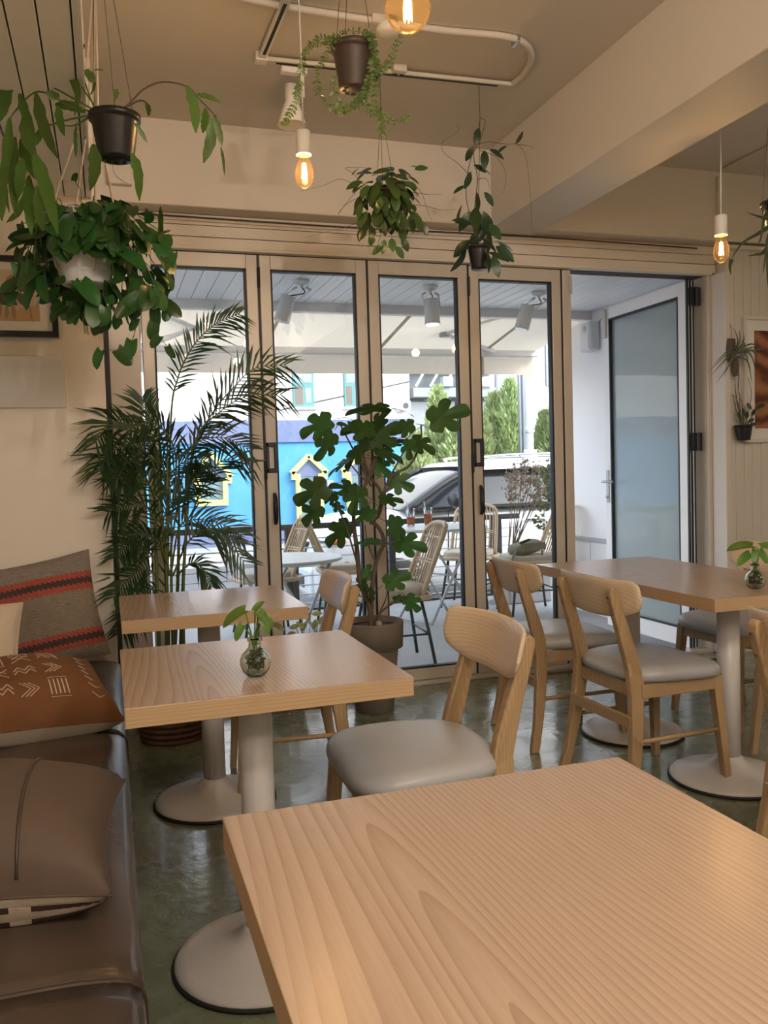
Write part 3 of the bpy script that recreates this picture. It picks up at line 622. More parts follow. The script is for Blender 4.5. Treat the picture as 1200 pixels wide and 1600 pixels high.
MB().box(fx0+bw, fx1-bw, 3.648, 3.656, fz0+bw, fz1-bw).build('mount_board', M['paper_white'], pf, world=True)
ax0, ax1, az0, az1 = fx0+bw+0.04, fx1-bw-0.045, fz0+bw+0.04, fz1-bw-0.03
pr = MB().box(ax0, ax1, 3.646, 3.648, az0, az1).build('print', M['art_cream'], pf, world=True)
circ = lambda cx, cz, rx, rz, a0=0, a1=360, n=20: [(cx+rx*math.cos(R(a0+(a1-a0)*k/n)), cz+rz*math.sin(R(a0+(a1-a0)*k/n))) for k in range(n if a1-a0 == 360 else n+1)]
def leafpts(cx, cz, L_, W_, ang, n=10):
    o = []
    for s_ in (1, -1):
        for k in range(n):
            t = k/n if s_ > 0 else 1-k/n; a, b = L_*(t-.5), s_*W_*math.sin(math.pi*t)*0.5
            o.append((cx+a*math.cos(R(ang))-b*math.sin(R(ang)), cz+a*math.sin(R(ang))+b*math.cos(R(ang))))
    return o
flatshape('print_shape', [(ax0, az0), (ax1, az0), (ax1, az0+.07), (ax1-.06, az0+.05), (ax1-.15, az0+.02), (ax0, az0+.05)], 3.6458, M['art_sand'], pr)
flatshape('print_shape', circ(ax1-.085, az1-.05, .034, .034), 3.6458, M['art_terracotta'], pr)
flatshape('print_shape', leafpts(ax1-.055, az1-.065, .07, .035, -50), 3.6454, M['art_slate'], pr)
flatshape('print_shape', leafpts(ax1-.06, az1-.115, .075, .036, -55), 3.6454, M['art_slate'], pr)
flatshape('print_shape', circ(ax1-.14, az0+.06, .06, .05, 0, 180), 3.6456, M['art_plum'], pr)
for k in range(4): flatshape('print_shape', leafpts(ax1-.17+k*.025, az0+.035, .07, .018, 70+8*k), 3.6452-k*.0001, M['art_olive'], pr)
MB().tube([(ax1-.028, 3.6448, az0), (ax1-.035, 3.6448, az0+.05), (ax1-.045, 3.6448, az0+.1)], 0.0012, 5).build('print_shape', M['art_slate'], pr, world=True)
# wedge shaped wall light
wx1 = at(101, 600, Y=3.62).x; wz0 = at(102, 637, Y=3.655).z; wz1 = at(98, 556, Y=3.56).z
wl = thing('wall_light', 'white wedge shaped wall light box under the framed print', 'wall light', (wx1-.2, 3.66, wz0))
o = MB().prism([(3.66, wz0), (3.648, wz0), (3.568, wz1), (3.66, wz1)], lambda y, z: (wx1-.40, y, z), lambda y, z: (wx1, y, z)).build('housing', M['box_white'], wl, world=True, bevel=0.003); fix_normals(o)
MB().box(wx1-.38, wx1-.02, 3.58, 3.655, wz1, wz1+.002).build('lens_slot', M['linen'], wl, world=True)
# brown marbled picture on the plank wall
def marble():
    m = bpy.data.materials.new('brown_marble'); m.use_nodes = True; n = m.node_tree.nodes; L = m.node_tree.links; b = n['Principled BSDF']; b.inputs['Roughness'].default_value = 0.6
    tc = n.new('ShaderNodeTexCoord'); wv = n.new('ShaderNodeTexWave'); wv.bands_direction = 'Z'; wv.inputs['Scale'].default_value = 2.2; wv.inputs['Distortion'].default_value = 9; wv.inputs['Detail'].default_value = 3; wv.inputs['Detail Scale'].default_value = 1.6; L.new(tc.outputs['Object'], wv.inputs[0])
    cr = n.new('ShaderNodeValToRGB'); e = cr.color_ramp.elements; e[0].color = (0.10, 0.028, 0.014, 1); e[1].color = (0.36, 0.16, 0.075, 1); q = e.new(0.5); q.color = (0.25, 0.095, 0.042, 1); L.new(wv.outputs['Fac'], cr.inputs[0]); L.new(cr.outputs[0], b.inputs['Base Color']); MATS['brown_marble'] = m
marble()
gx0 = at(1160, 590, Y=4.225).x; gz1 = at(1162, 494, Y=4.225).z; gz0 = at(1162, 692, Y=4.225).z; gx1 = gx0+0.50
pf = thing('picture_frame', 'white framed brown marbled artwork on the plank wall', 'picture', (gx0, 4.236, gz0)); bw = 0.022
for a in ((gx0, gx1, gz0, gz0+bw), (gx0, gx1, gz1-bw, gz1), (gx0, gx0+bw, gz0+bw, gz1-bw), (gx1-bw, gx1, gz0+bw, gz1-bw)):
    MB().box(a[0], a[1], 4.205, 4.236, a[2], a[3]).build('frame_bar', M['plank_white'], pf, world=True, bevel=0.003)
MB().box(gx0+bw, gx1-bw, 4.22, 4.235, gz0+bw, gz1-bw).build('mount_board', M['paper_white'], pf, world=True)
MB().box(gx0+.085, gx1-.085, 4.217, 4.22, gz0+.085, gz1-.085).build('print', M['brown_marble'], pf, world=True)
# ------------------------------------------------------------------ ceiling fittings
def zc(px, py, dz=0.0): return at(px, py, Z=ZC-dz)
a, b, c_ = zc(452, -8, .03), zc(408, 96, .03), zc(797, 136, .03)
tr = thing('light_track', 'white ceiling light track with black slot, bent in an L', 'light track', (b.x, b.y, ZC))
for p, q in ((a, b), (b, c_)):
    t_ = MB().bar(p+Vector((0, 0, .008)), q+Vector((0, 0, .008)), 0.032, 0.016).build('track_rail', M['white_metal' if p is a else 'ceiling_paint'], tr, world=True, bevel=0.002)
    d = (q-p).normalized()
    MB().bar(p+d*.06-Vector((0, 0, .0005)), q-d*.06-Vector((0, 0, .0005)), 0.012, 0.003).build('slot', M['gasket'], t_, world=True)
MB().box(b.x-.025, b.x+.025, b.y-.025, b.y+.025, ZC-.034, ZC).build('corner_joint', M['white_metal'], tr, world=True, bevel=0.003)
pp = [zc(px, py, .014) for px, py in ((340, -14), (423, 6), (590, 33), (700, 48), (790, 57), (822, 70), (830, 92), (818, 116), (797, 134))]
cd = thing('ceiling_conduit', 'beige plastic conduit looping across the ceiling to the track', 'conduit', (pp[4].x, pp[4].y, ZC))
MB().tube(spline(pp, 60), 0.013, 10).build('pipe', M['ceiling_paint'], cd, world=True, smooth=True)
q = zc(806, 64, .014)
MB().bar(q+Vector((0, -.028, .0)), q+Vector((0, .028, .0)), 0.016, 0.032).build('clamp', M['chrome'], cd, world=True, bevel=0.004)
q = zc(593, 29, .014); MB().tube([q-Vector((.03, 0, 0)), q+Vector((.03, 0, 0))], 0.018, 12).build('coupling', M['ceiling_paint'], cd, world=True, smooth=True)
q = zc(606, 30)
sd = thing('heat_detector', 'small round white detector on the ceiling behind the globe bulb', 'detector', (q.x, q.y, ZC))
MB().lathe([(0.035, 0), (0.036, -.02), (0.045, -.03), (0.044, -.045), (0.03, -.055), (0.0, -.056)], 24).build('housing', M['white_plastic'], sd, smooth=True)
MB().lathe([(0.0375, -.001), (0.038, -.012), (0.0375, -.018)], 24, cap0=False, cap1=False).build('ring', M['dark_steel'], sd, smooth=True)
q = zc(622, 104)
jb = thing('junction_box', 'small square white junction box on the ceiling behind the track', 'junction box', (q.x, q.y, ZC))
MB().box(-.03, .03, -.03, .03, -.03, 0).build('cover', M['ceiling_paint'], jb, bevel=0.004); MB().cyl((0, 0, -.03), (0, 0, -.034), .006, n=8).build('screw', M['chrome'], jb)
q = at(186, 272, Y=4.2)
jb = thing('wall_socket_box', 'white cable box on the lintel behind the hanging plants', 'junction box', (q.x, 4.2, q.z))
MB().box(-.055, .055, -.035, 0, -.055, .06).build('cover', M['cream_paint'], jb, bevel=0.006)
MB().tube(spline([(-.02, -.037, .06), (-.02, -.04, .0), (.0, -.04, -.03), (.05, -.038, -.055)], 12), .004, 6).build('cable', M['white_plastic'], jb, smooth=True)
wc = thing('wall_cable', 'painted cable running down the lintel and across the right ceiling', 'cable', at(1122, 300, Y=4.2))
MB().tube([at(1121, 276, Y=4.19), at(1121, 300, Y=4.19), at(1122, 352, Y=4.19)], .006, 6).build('riser', M['ceiling_paint'], wc, world=True, smooth=True)
MB().tube([at(1131, 262, Z=ZC-.008), at(1200, 228, Z=ZC-.008), at(1300, 180, Z=ZC-.008)], .006, 6).build('ceiling_run', M['ceiling_paint'], wc, world=True, smooth=True)
# track spot
q = at(458, 108, Y=at(408, 96, Z=ZC-.03).y-.005)
ts = thing('track_spotlight', 'white bell shaped spotlight hanging from the ceiling track', 'spotlight', (q.x, q.y, ZC-.045))
zz = lambda py: at(458, py, Y=q.y).z-(ZC-.045)
MB().box(-.05, .055, -.018, .018, zz(116), 0).build('adapter', M['white_metal'], ts, bevel=0.003)
MB().bar((.035, 0, zz(116)), (.035, 0, zz(152)), .02, .016).build('arm', M['white_metal'], ts, bevel=0.003)
MB().lathe([(0.026, zz(134)), (0.026, zz(160)), (0.034, zz(166)), (0.058, zz(196)), (0.056, zz(196)), (0.03, zz(168))], 28, c=(-.012, 0, 0)).build('shade', M['white_metal'], ts, smooth=True)
# ------------------------------------------------------------------ pendant bulbs
def pendant(label, c, kind, power):
    """c = centre of the glass bulb"""
    t = thing('pendant_bulb', label, 'pendant light', (c.x, c.y, ZC), 0, 'bare bulb pendants')
    o = lambda x, y, z: (x, y, z+c.z-ZC)
    zb = c.z-ZC
    if kind == 'globe':
        prof = [(0.0005, -.0475), (.018, -.044), (.034, -.033), (.045, -.014), (.0475, .002), (.044, .018), (.033, .035), (.020, .047), (.0145, .058), (.0145, .066)]; st = .062
    else:
        prof = [(0.0005, -.058), (.010, -.056), (.022, -.045), (.030, -.028), (.032, -.012), (.029, .010), (.021, .036), (.0155, .054), (.0145, .066)]; st = .058
    prof = [(r, z+zb) for r, z in prof]
    b = MB().lathe(prof, 28, cap0=True, cap1=False).build('bulb', G_BULB, t, smooth=True)
    fl = MB()
    for k in range(6):
        a = 2*math.pi*k/6; x, y = .0085*math.cos(a), .0085*math.sin(a)
        fl.tube([(x*.6, y*.6, zb+.026), (x, y, zb-.024)], .0014, 5)
    fl.build('filament', M['filament'], b, smooth=True)
    MB().lathe([(.006, zb+.066), (.005, zb+.034), (.0025, zb+.028)], 10).build('glass_stem', G_THIN, b, smooth=True)
    MB().lathe([(.0145, zb+st+.03), (.0235, zb+st+.012), (.0255, zb+st-.004), (.024, zb+st-.004)], 24, cap0=False, cap1=False).build('socket_rim', M['white_plastic'], t, smooth=True)
    MB().lathe([(.0255, zb+st-.002), (.0245, zb+st+.004), (.0245, zb+st+.072), (.021, zb+st+.078), (.004, zb+st+.08)], 24, cap0=False).build('socket', M['white_plastic'], t, smooth=True)
    MB().tube([(0, 0, zb+st+.078), (.003, 0, zb*.5), (0, 0, -.012)], .0028, 6).build('cord', M['white_plastic'], t, smooth=True)
    MB().lathe([(.04, 0), (.04, -.012), (.03, -.02), (.0, -.021)], 20).build('ceiling_rose', M['white_plastic'], t, smooth=True)
    l = bpy.data.lights.new('bulb_light', 'POINT'); l.energy = power; l.color = (1.0, 0.62, 0.28); l.shadow_soft_size = 0.012
    lo = bpy.data.objects.new('bulb_light', l); col.objects.link(lo); lo.location = (0, 0, zb); lo.parent = t
    return t
pendant('clear globe bulb pendant at the top edge of the picture', at(637, 14, D=1.76), 'globe', 7)
pendant('pear shaped filament bulb pendant left of the hanging plants', at(475.5, 268, D=2.88), 'pear', 7)
pendant('filament bulb pendant in front of the plank wall at the right', at(1127, 389, D=3.5), 'pear', 4)
# ------------------------------------------------------------------ plants
VIEW = Vector(-_f); RT = Vector(_r); UP = Vector(_u); FW = Vector(_f)
def idir(deg, depth=0.0): return (RT*math.cos(R(deg))+UP*math.sin(R(deg))-FW*depth).normalized()
def hleaf(name, mat, prof, n=8, curl=.15, fold=.25, halfw=.4, heart=0.0):
    mb = MB()
    for i in range(n+1):
        t = i/n; wd = max(prof(t), 0.004)*halfw; z = -curl*t*t
        for k in (-1, -.5, 0, .5, 1): mb.v.append((k*wd, t-heart*abs(k)*(1-t)**2.5, z+abs(k)*fold*wd-.12*k*k*wd))
    for i in range(n):
        for k in range(4): a = i*5+k; mb.f.append((a, a+1, a+6, a+5))
    return mb.mesh(name, mat, True)
POTHOS = [hleaf('pothos_leaf', M['pothos_green'], lambda t: (1-t)**.62*(.70+1.25*t), curl=c, fold=f, halfw=.40, heart=.16) for c, f in ((.12, .25), (.3, .4), (.05, -.15))]
OVAL = [hleaf('oval_leaf', M['hoya_green'], lambda t: math.sin(math.pi*min(1, t*.98+.02))**.75, curl=c, fold=f, halfw=.27) for c, f in ((.12, .3), (.3, .15))]
OVALD = [hleaf('oval_leaf_dark', mk('hoya_dark', (.028, .062, .024), .32, var=.2, rand=.3, transl=.12), lambda t: math.sin(math.pi*min(1, t*.98+.02))**.8, curl=c, fold=f, halfw=.23) for c, f in ((.15, .3), (.35, .15))]
CUT = [hleaf('cutting_leaf', M['cutting_green'], lambda t: (1-t)**.62*(.70+1.25*t), curl=c, fold=f, halfw=.33, heart=.14) for c, f in ((.25, .3), (.45, .4))]
VAR = [hleaf('variegated_leaf', mk('varieg', (.30, .33, .12), .4, var=.45, vscale=60, rand=.25, transl=.25), lambda t: math.sin(math.pi*min(1, t*.98+.02))**.8, curl=.2, fold=.3, halfw=.25)]
def fig_mesh(seed):
    rg = random.Random(seed); mb = MB(); c = Vector((0, .42, 0)); N = 72; ring = []
    for k in range(N):
        a = -math.pi/2+2*math.pi*k/N; th = (a+math.pi/2) % (2*math.pi)  # 0 at base
        td = math.degrees(th); best = .37+.27*math.exp(-((td-180)/34)**2)+.09*math.exp(-((td-118)/22)**2)+.09*math.exp(-((td-242)/22)**2)
        for ang, dep, wd_ in ((150, .52, 8), (210, .52, 8), (88, .38, 8), (272, .38, 8)):
            best *= 1-dep*math.exp(-(abs(td-ang)/wd_)**2)
        best *= 1-.30*math.exp(-(min(td, 360-td)/16)**2)
        best *= 1+.03*math.sin(9*th+seed)
        ring.append((best*math.cos(a)*1.0, .42+best*math.sin(a)))
    zf = lambda x, y: .30*abs(x)*.6-.28*(y-.2)**2-.45*x*x+.02*math.sin(14*x+5*y)
    mb.v.append((0, .42, zf(0, .42)))
    for s_ in (.5, 1.0):
        for x, y in ring: X_, Y_ = x*s_, .42+(y-.42)*s_; mb.v.append((X_, Y_, zf(X_, Y_)))
    for k in range(N):
        j = (k+1) % N; mb.f += [(0, 1+k, 1+j), (1+k, 1+N+k, 1+N+j, 1+j)]
    return mb.mesh('fig_leaf', M['fig_green'], True)
FIG = [fig_mesh(s) for s in (1, 2)]
def put(name, me, parent, mtx):
    return link(name, me, parent, Matrix.Translation(-off(parent)) @ mtx)
def pot_mesh(mat, rt, rb, h, lip=.012, holes=False):
    return MB().lathe([(rb*.96, 0), (rb, .004), (rb+(rt-rb)*.80, h*.80), (rt*.99, h-lip*1.6), (rt+.004, h-lip*1.5), (rt+.005, h-.002), (rt, h), (rt-.004, h), (rt-.008, h*.82), (0.001, h*.82)], 32)
def pot_thing(name, label, cat, base, mat, rt, rb, h, lip=.012, group=None):
    t = thing(name, label, cat, base, 0, group)
    p = pot_mesh(mat, rt, rb, h, lip).build('pot', mat, t, smooth=True)
    MB().lathe([(rt-.009, h*.83), (rt*.4, h*.86), (.001, h*.87)], 20).build('soil', M['soil'], t, smooth=True)
    return t, p
def bottom_holes(p, r, n=8):
    for k in range(n):
        a = 2*math.pi*k/n; MB().cyl((r*.66*math.cos(a), r*.66*math.sin(a), -.0015), (r*.66*math.cos(a), r*.66*math.sin(a), .0015), r*.15, n=8).build('drain_hole', M['soil'], p)
# --- pot 1: trailing leaf cactus
D1 = 2.45; c0 = at(182, 249, D=D1); k1 = D1/FPX
t, p = pot_thing('hanging_leaf_cactus', 'leaf cactus with long flat stems in a black hanging pot', 'hanging plant', c0, M['black_pot'], 37*k1, 27*k1, 68*k1)
bottom_holes(p, 26*k1); top = c0+Vector((0, 0, 68*k1)); hk = Vector((c0.x-.03, c0.y-.02, ZC))
for a in (30, 150, 270):
    MB().tube([top+Vector((35*k1*math.cos(R(a)), 35*k1*math.sin(R(a)), -.004)), hk], .0012, 5).build('hanging_wire', M['wire'], t, world=True)
rng = random.Random(5)
def blade(parent, pts, wpx, D, mat, name='leaf_stem', dd=.06, seg=12, notch=True, drift=None):
    ks = D/FPX; n = len(pts); sg = rng.choice((-1, 1)); dr = drift if drift is not None else sg*rng.uniform(.3, 1)*dd
    P = spline([at(x, y, D=D+dr*i/max(1, n-1)) for i, (x, y) in enumerate(pts)], seg); mb = MB()
    tw = rng.uniform(-.5, .5)
    for i, q in enumerate(P):
        t_ = i/seg; d = (P[min(i+1, seg)]-P[max(i-1, 0)]).normalized(); s_ = d.cross(VIEW)
        if s_.length < .05: s_ = RT.copy()
        s_.normalize(); nn = s_.cross(d); s_ = (s_*math.cos(tw*t_*1.5)+nn*math.sin(tw*t_*1.5)); wd = 1.18*wpx*ks/2*min(1, 3.2*t_+.22)*min(1, (1-t_)*3.0+.05)**.7*(1+(.10*math.sin(i*2.1) if notch else 0))
        mb.v += [tuple(q-s_*wd+nn*wd*.18), tuple(q), tuple(q+s_*wd+nn*wd*.18)]
    for i in range(seg): a = i*3; mb.f += [(a, a+1, a+4, a+3), (a+1, a+2, a+5, a+4)]
    return mb.build(name, mat, parent, smooth=True, world=True)
def stem(parent, pts, r, D, mat, name='stem', dd=0.0, n=24):
    P = spline([at(x, y, D=D+dd*i/max(1, len(pts)-1)) for i, (x, y) in enumerate(pts)], n)
    MB().tube(P, [r*(1-.5*i/n) for i in range(n+1)], 6).build(name, mat, parent, smooth=True, world=True); return P
for s_ in ([(150, 174), (135, 165), (80, 135), (20, 105), (8, 112)], [(150, 176), (110, 165), (60, 143), (25, 172), (14, 190)], [(150, 178), (95, 190), (60, 205), (36, 235)], [(155, 176), (125, 130), (114, 98)], [(190, 172), (203, 161), (225, 139), (255, 128), (292, 135), (311, 154), (338, 182)], [(150, 174), (140, 150), (130, 120)], [(190, 172), (215, 158), (228, 160), (236, 172)], [(150, 176), (118, 195), (95, 196)]):
    stem(t, s_, .0032, D1, M['stem_green'] if s_[-1][0] < 200 else M['vine_brown'])
for pts, wd in (([(15, 107), (9, 150), (0, 190)], 17), ([(30, 146), (41, 180), (54, 217)], 12), ([(56, 146), (68, 195), (90, 247)], 17), ([(81, 118), (106, 114), (122, 145), (116, 182)], 12), ([(90, 165), (94, 188), (101, 212)], 12), ([(86, 164), (110, 166), (134, 176)], 14), ([(15, 184), (13, 232), (6, 285), (15, 332)], 17), ([(24, 214), (21, 270), (24, 338)], 13), ([(37, 180), (43, 215), (50, 242)], 16), ([(32, 217), (45, 255), (66, 287)], 15), ([(36, 247), (32, 277), (28, 311)], 16), ([(52, 238), (71, 289), (91, 366)], 19), ([(45, 274), (47, 319), (49, 366)], 15), ([(58, 290), (62, 330), (67, 362)], 14), ([(146, 225), (149, 262), (141, 298)], 19), ([(206, 240), (216, 270), (218, 314)], 13), ([(133, 70), (122, 82), (115, 98)], 10), ([(292, 133), (304, 169), (306, 208)], 13), ([(308, 147), (326, 152), (346, 161)], 9), ([(321, 169), (321, 188), (317, 208)], 10), ([(334, 180), (342, 205), (347, 228)], 9), ([(332, 184), (330, 218), (318, 255)], 14), ([(345, 229), (349, 250), (351, 274)], 4), ([(146, 112), (152, 110), (162, 110)], 7), ([(130, 112), (140, 118), (148, 130)], 13), ([(150, 128), (146, 140), (140, 150)], 10), ([(210, 192), (220, 206), (230, 223)], 6), ([(228, 160), (232, 170), (232, 182)], 7), ([(178, 140), (182, 146), (180, 158)], 8), ([(8, 260), (2, 300), (3, 345)], 14), ([(72, 143), (84, 150), (92, 146)], 12), ([(70, 195), (60, 215), (54, 228)], 9), ([(119, 196), (118, 220), (119, 246)], 5), ([(40, 300), (30, 330), (10, 348)], 10)):
    blade(t, pts, wd, D1-.03+rng.uniform(-.06, .06), M['epi_green'])
# --- pothos in a white pot with macrame hanger
D2 = 2.78; k2 = D2/FPX; c2 = at(134, 446, D=D2)
t, p = pot_thing('hanging_pothos', 'bushy heart leaf pothos in a white pot with macrame hanger', 'hanging plant', c2, M['white_pot'], .112, .076, .185, .02)
MB().lathe([(.079, .030), (.0835, .034), (.083, .040)], 32, cap0=False, cap1=False).build('rim_band', M['white_pot'], p, smooth=True)
hk = Vector((.035, c2.y+.02, ZC)); rp = []
for a in (20, 110, 200, 290):
    e = c2+Vector((.119*math.cos(R(a)), .119*math.sin(R(a)), .175)); f_ = c2+Vector((.05*math.cos(R(a)), .05*math.sin(R(a)), -.006)); kn = c2.lerp(hk, .52)+Vector((.025*math.cos(R(a)), .025*math.sin(R(a)), 0))
    MB().tube([f_, c2+Vector((.092*math.cos(R(a)), .092*math.sin(R(a)), .05)), e, kn, hk], .0038, 6).build('rope', M['rope'], t, world=True, smooth=True)
MB().sphere(c2-Vector((0, 0, .012)), .014, 10, 8).build('knot', M['rope'], t, world=True, smooth=True)
for a in range(6):
    e = Vector((.010*math.cos(a), .010*math.sin(a), -.012)); MB().tube(spline([c2+e, c2+e*1.3+Vector((0, 0, -.06)), c2+e*1.8+Vector((.003*a, 0, -.115-.006*a))], 8), .003, 5).build('tassel', M['rope'], t, world=True, smooth=True)
rng = random.Random(21); rimz = c2.z+.19
def px_of(v):
    d = np.array(v)-CAM; z = d@_f; return (600+FPX*(d@_r)/z, 800-FPX*(d@_u)/z)
cen = Vector((c2.x, c2.y, rimz))
def add_leaf(parent, meshes, loc, d, nrm, s, name='leaf'): return put(name, rng.choice(meshes), parent, basis(d, nrm, loc, s))
cnt = 0; tries = 0; vinebases = []
while cnt < 250 and tries < 8000:
    tries += 1
    u = rng.uniform(20, 276); v = rng.uniform(318, 505); ex = (u-150)/132; ey = (v-405)/98
    if ex*ex+ey*ey > 1.0: continue
    if v > 470 and u < 110: continue
    D = D2+rng.uniform(-.17, .17)
    if 98 < u < 160 and 385 < v < 446 and D < D2+.05 and rng.random() < .85: continue
    q = at(u, v, D=D); h_ = Vector((q.x-c2.x, q.y-c2.y, 0))
    if h_.length < .115 and c2.z-.02 < q.z < rimz: continue
    h_ = h_.normalized() if h_.length > .01 else Vector((0, -1, 0)); low = max(0, min(1, (v-330)/140))
    d = (h_*(.9-.6*low)+Vector((rng.gauss(0, .45), rng.gauss(0, .45), -.25-.85*low+rng.gauss(0, .25)))).normalized()
    nrm = (h_*(.3+.9*low)+VIEW*rng.uniform(.0, .9)+Vector((rng.gauss(0, .35), rng.gauss(0, .35), 1.0-.5*low))).normalized()
    s = rng.uniform(19, 43)*k2
    add_leaf(t, POTHOS, q-d*s*.5, d, nrm, s); cnt += 1
    if cnt % 4 == 0:
        b_ = cen+Vector((h_.x*.09, h_.y*.09, -.02)); m_ = cen+h_*.14+Vector((0, 0, .05))
        MB().tube(spline([b_, m_, q-d*s*.5], 8), .0016, 5).build('vine', M['stem_green'], t, world=True, smooth=True)
for _ in range(34):
    q = at(rng.uniform(84, 186), rng.uniform(326, 386), D=D2-rng.uniform(.125, .17)); s = rng.uniform(22, 42)*k2; d = idir(rng.uniform(-150, -30), rng.uniform(-.1, .4))
    add_leaf(t, POTHOS, q-d*s*.3, d, VIEW+Vector((rng.gauss(0, .35), rng.gauss(0, .3), rng.uniform(.2, .9))), s)
for pts in ([(205, 470), (212, 500), (208, 528), (192, 545), (172, 547), (152, 549)], [(240, 460), (243, 490), (242, 510), (252, 530), (266, 545)], [(200, 440), (190, 490), (165, 495), (160, 500)], [(110, 470), (118, 478), (126, 470)], [(262, 440), (262, 470), (262, 482)], [(60, 400), (35, 430), (22, 455), (12, 462)], [(90, 465), (102, 480), (118, 482)], [(150, 440), (140, 475), (132, 480)], [(30, 400), (24, 432), (20, 452)]):
    P = stem(t, pts, .0016, D2-.06, M['vine_brown'], 'vine', n=16)
    for j in range(3, 17, 4):
        d = (idir(rng.uniform(-140, -40), rng.uniform(-.1, .3))); add_leaf(t, POTHOS, P[j], d, VIEW+Vector((rng.gauss(0, .4), 0, .4)), rng.uniform(19, 32)*k2)
stem(t, [(125, 330), (127, 300), (118, 285), (116, 270)], .0015, D2, M['stem_green'], 'vine'); add_leaf(t, POTHOS, at(116, 282, D=D2), idir(80), VIEW, 14*k2)
# --- brown pot with trailing small leaf vine
D3 = 2.62; k3 = D3/FPX; c3 = at(553, 141, D=D3)
t, p = pot_thing('hanging_button_vine', 'trailing vine with tiny leaves in a brown hanging pot', 'hanging plant', c3, M['brown_pot'], 32*k3, 23*k3, 68*k3)
bottom_holes(p, 23*k3, 9)
for a, px in ((200, 526), (100, 555), (-20, 572)): MB().tube([c3+Vector((30*k3*math.cos(R(a)), 30*k3*math.sin(R(a)), 70*k3)), Vector((c3.x+.3*(at(px, 0, D=D3).x-c3.x), c3.y, ZC))], .0012, 5).build('hanging_wire', M['wire'], t, world=True)
Zm = lambda L: [(380+x/3.75, y/3.75) for x, y in L]
for i, L in enumerate(([(560, 245), (530, 235), (470, 245), (400, 270), (350, 330), (340, 400), (325, 500), (310, 580), (270, 680), (230, 735)], [(560, 250), (530, 250), (480, 330), (440, 420), (440, 530), (490, 610), (560, 650), (620, 640), (660, 600), (690, 540)], [(720, 240), (740, 190), (765, 300), (750, 420), (720, 500), (700, 560), (640, 640)], [(735, 240), (755, 250), (790, 400), (780, 520), (770, 640), (810, 700), (810, 800)], [(545, 440), (530, 520), (560, 600), (600, 650)], [(800, 650), (860, 700), (920, 710), (980, 680)], [(560, 240), (580, 195), (620, 180), (700, 190), (740, 220)], [(780, 430), (840, 390), (870, 330), (915, 210)], [(690, 530), (710, 600), (760, 680)], [(560, 250), (545, 225), (500, 215), (440, 220), (385, 260)], [(750, 300), (770, 420), (740, 520), (690, 600)], [(745, 200), (768, 260), (775, 380), (770, 470)])):
    P = spline([at(x, y, D=D3-.05+.02*math.sin(i*1.7+j*.8)) for j, (x, y) in enumerate(Zm(L))], 44); mb = MB()
    v_ = MB().tube(P, .0011, 5).build('vine', M['stem_green'], t, world=True, smooth=True)
    ln = sum((P[j+1]-P[j]).length for j in range(44)); step = max(1, int(44*.0115/ln)) if ln > 0 else 1
    for j in range(1, 44, step):
        for sg in (-1, 1):
            d = (P[min(j+1, 44)]-P[j-1]).normalized(); s_ = d.cross(VIEW).normalized(); dd_ = (s_*sg+d*.5+VIEW*rng.uniform(-.5, .7)+Vector((0, 0, -.15))).normalized(); s = rng.uniform(.011, .021)
            n_ = (VIEW+Vector((rng.gauss(0, .6), rng.gauss(0, .6), rng.gauss(0, .6)))).normalized(); x_ = dd_.cross(n_).normalized()*s*.27
            mb.add([P[j], P[j]+dd_*s*.45+x_, P[j]+dd_*s, P[j]+dd_*s*.45-x_], [(0, 1, 2, 3)])
    mb.build('small_leaves', M['dischidia_green'], v_, world=True)['kind'] = 'stuff'
# --- round hoya bush on wires from the track
D4 = 3.52; k4 = D4/FPX; c4 = at(602, 322, D=D4)
t, p = pot_thing('hanging_hoya', 'round bushy hoya hanging from the track by thin wires', 'hanging plant', c4, M['brown_pot'], .045, .032, .065, .008)
hk = at(593, 105, D=D4); hk = Vector((hk.x, hk.y, ZC-.05)); MB().tube([hk+Vector((0, 0, .035)), hk, hk-Vector((0, 0, .12))], .0016, 5).build('hook', M['wire'], t, world=True)
for a in (0, 120, 240): MB().tube([c4+Vector((.045*math.cos(R(a)), .045*math.sin(R(a)), .06)), hk-Vector((0, 0, .12))], .001, 4).build('hanging_wire', M['wire'], t, world=True)
rng = random.Random(8); n_ = 0
while n_ < 165:
    u, v = rng.gauss(603, 26), rng.gauss(312, 27)
    if not (555 < u < 655 and 258 < v < 385): continue
    q = at(u, v, D=D4+rng.uniform(-.10, .10)); h_ = (q-(c4+Vector((0, 0, .06)))); h_ = h_.normalized()
    d = (h_+Vector((rng.gauss(0, .3), rng.gauss(0, .3), -.7))).normalized(); s = rng.uniform(20, 31)*k4
    put('leaf', rng.choice(OVAL), t, basis(d, h_*.7+VIEW*rng.uniform(.2, 1.2)+Vector((0, 0, .45)), q-d*s*.4, s)); n_ += 1
for u, v, a in ((628, 372, -60), (601, 375, -100), (585, 362, -110), (572, 356, -120), (660, 347, -70), (618, 385, -50), (598, 383, -140), (648, 265, 20), (578, 352, -70), (640, 330, -40)):
    put('leaf', rng.choice(OVAL), t, basis(idir(a), VIEW+Vector((0, 0, .4)), at(u, v, D=D4), 22*k4))
for L in ([(570, 300), (535, 280), (505, 290), (470, 299)], [(575, 300), (540, 320), (528, 335), (545, 312), (556, 302)], [(640, 320), (665, 322), (690, 328), (712, 327)], [(645, 300), (670, 304), (690, 304)], [(640, 285), (658, 300), (668, 330), (675, 345)], [(575, 340), (540, 355), (510, 362), (475, 372)], [(580, 350), (575, 380), (580, 398)], [(600, 350), (592, 375), (588, 393)], [(570, 290), (550, 270), (540, 262), (580, 262)]):
    stem(t, L, .0011, D4-.05, M['vine_brown'] if L[0][0] > 572 else M['stem_green'], 'tendril', dd=rng.uniform(-.1, .1))
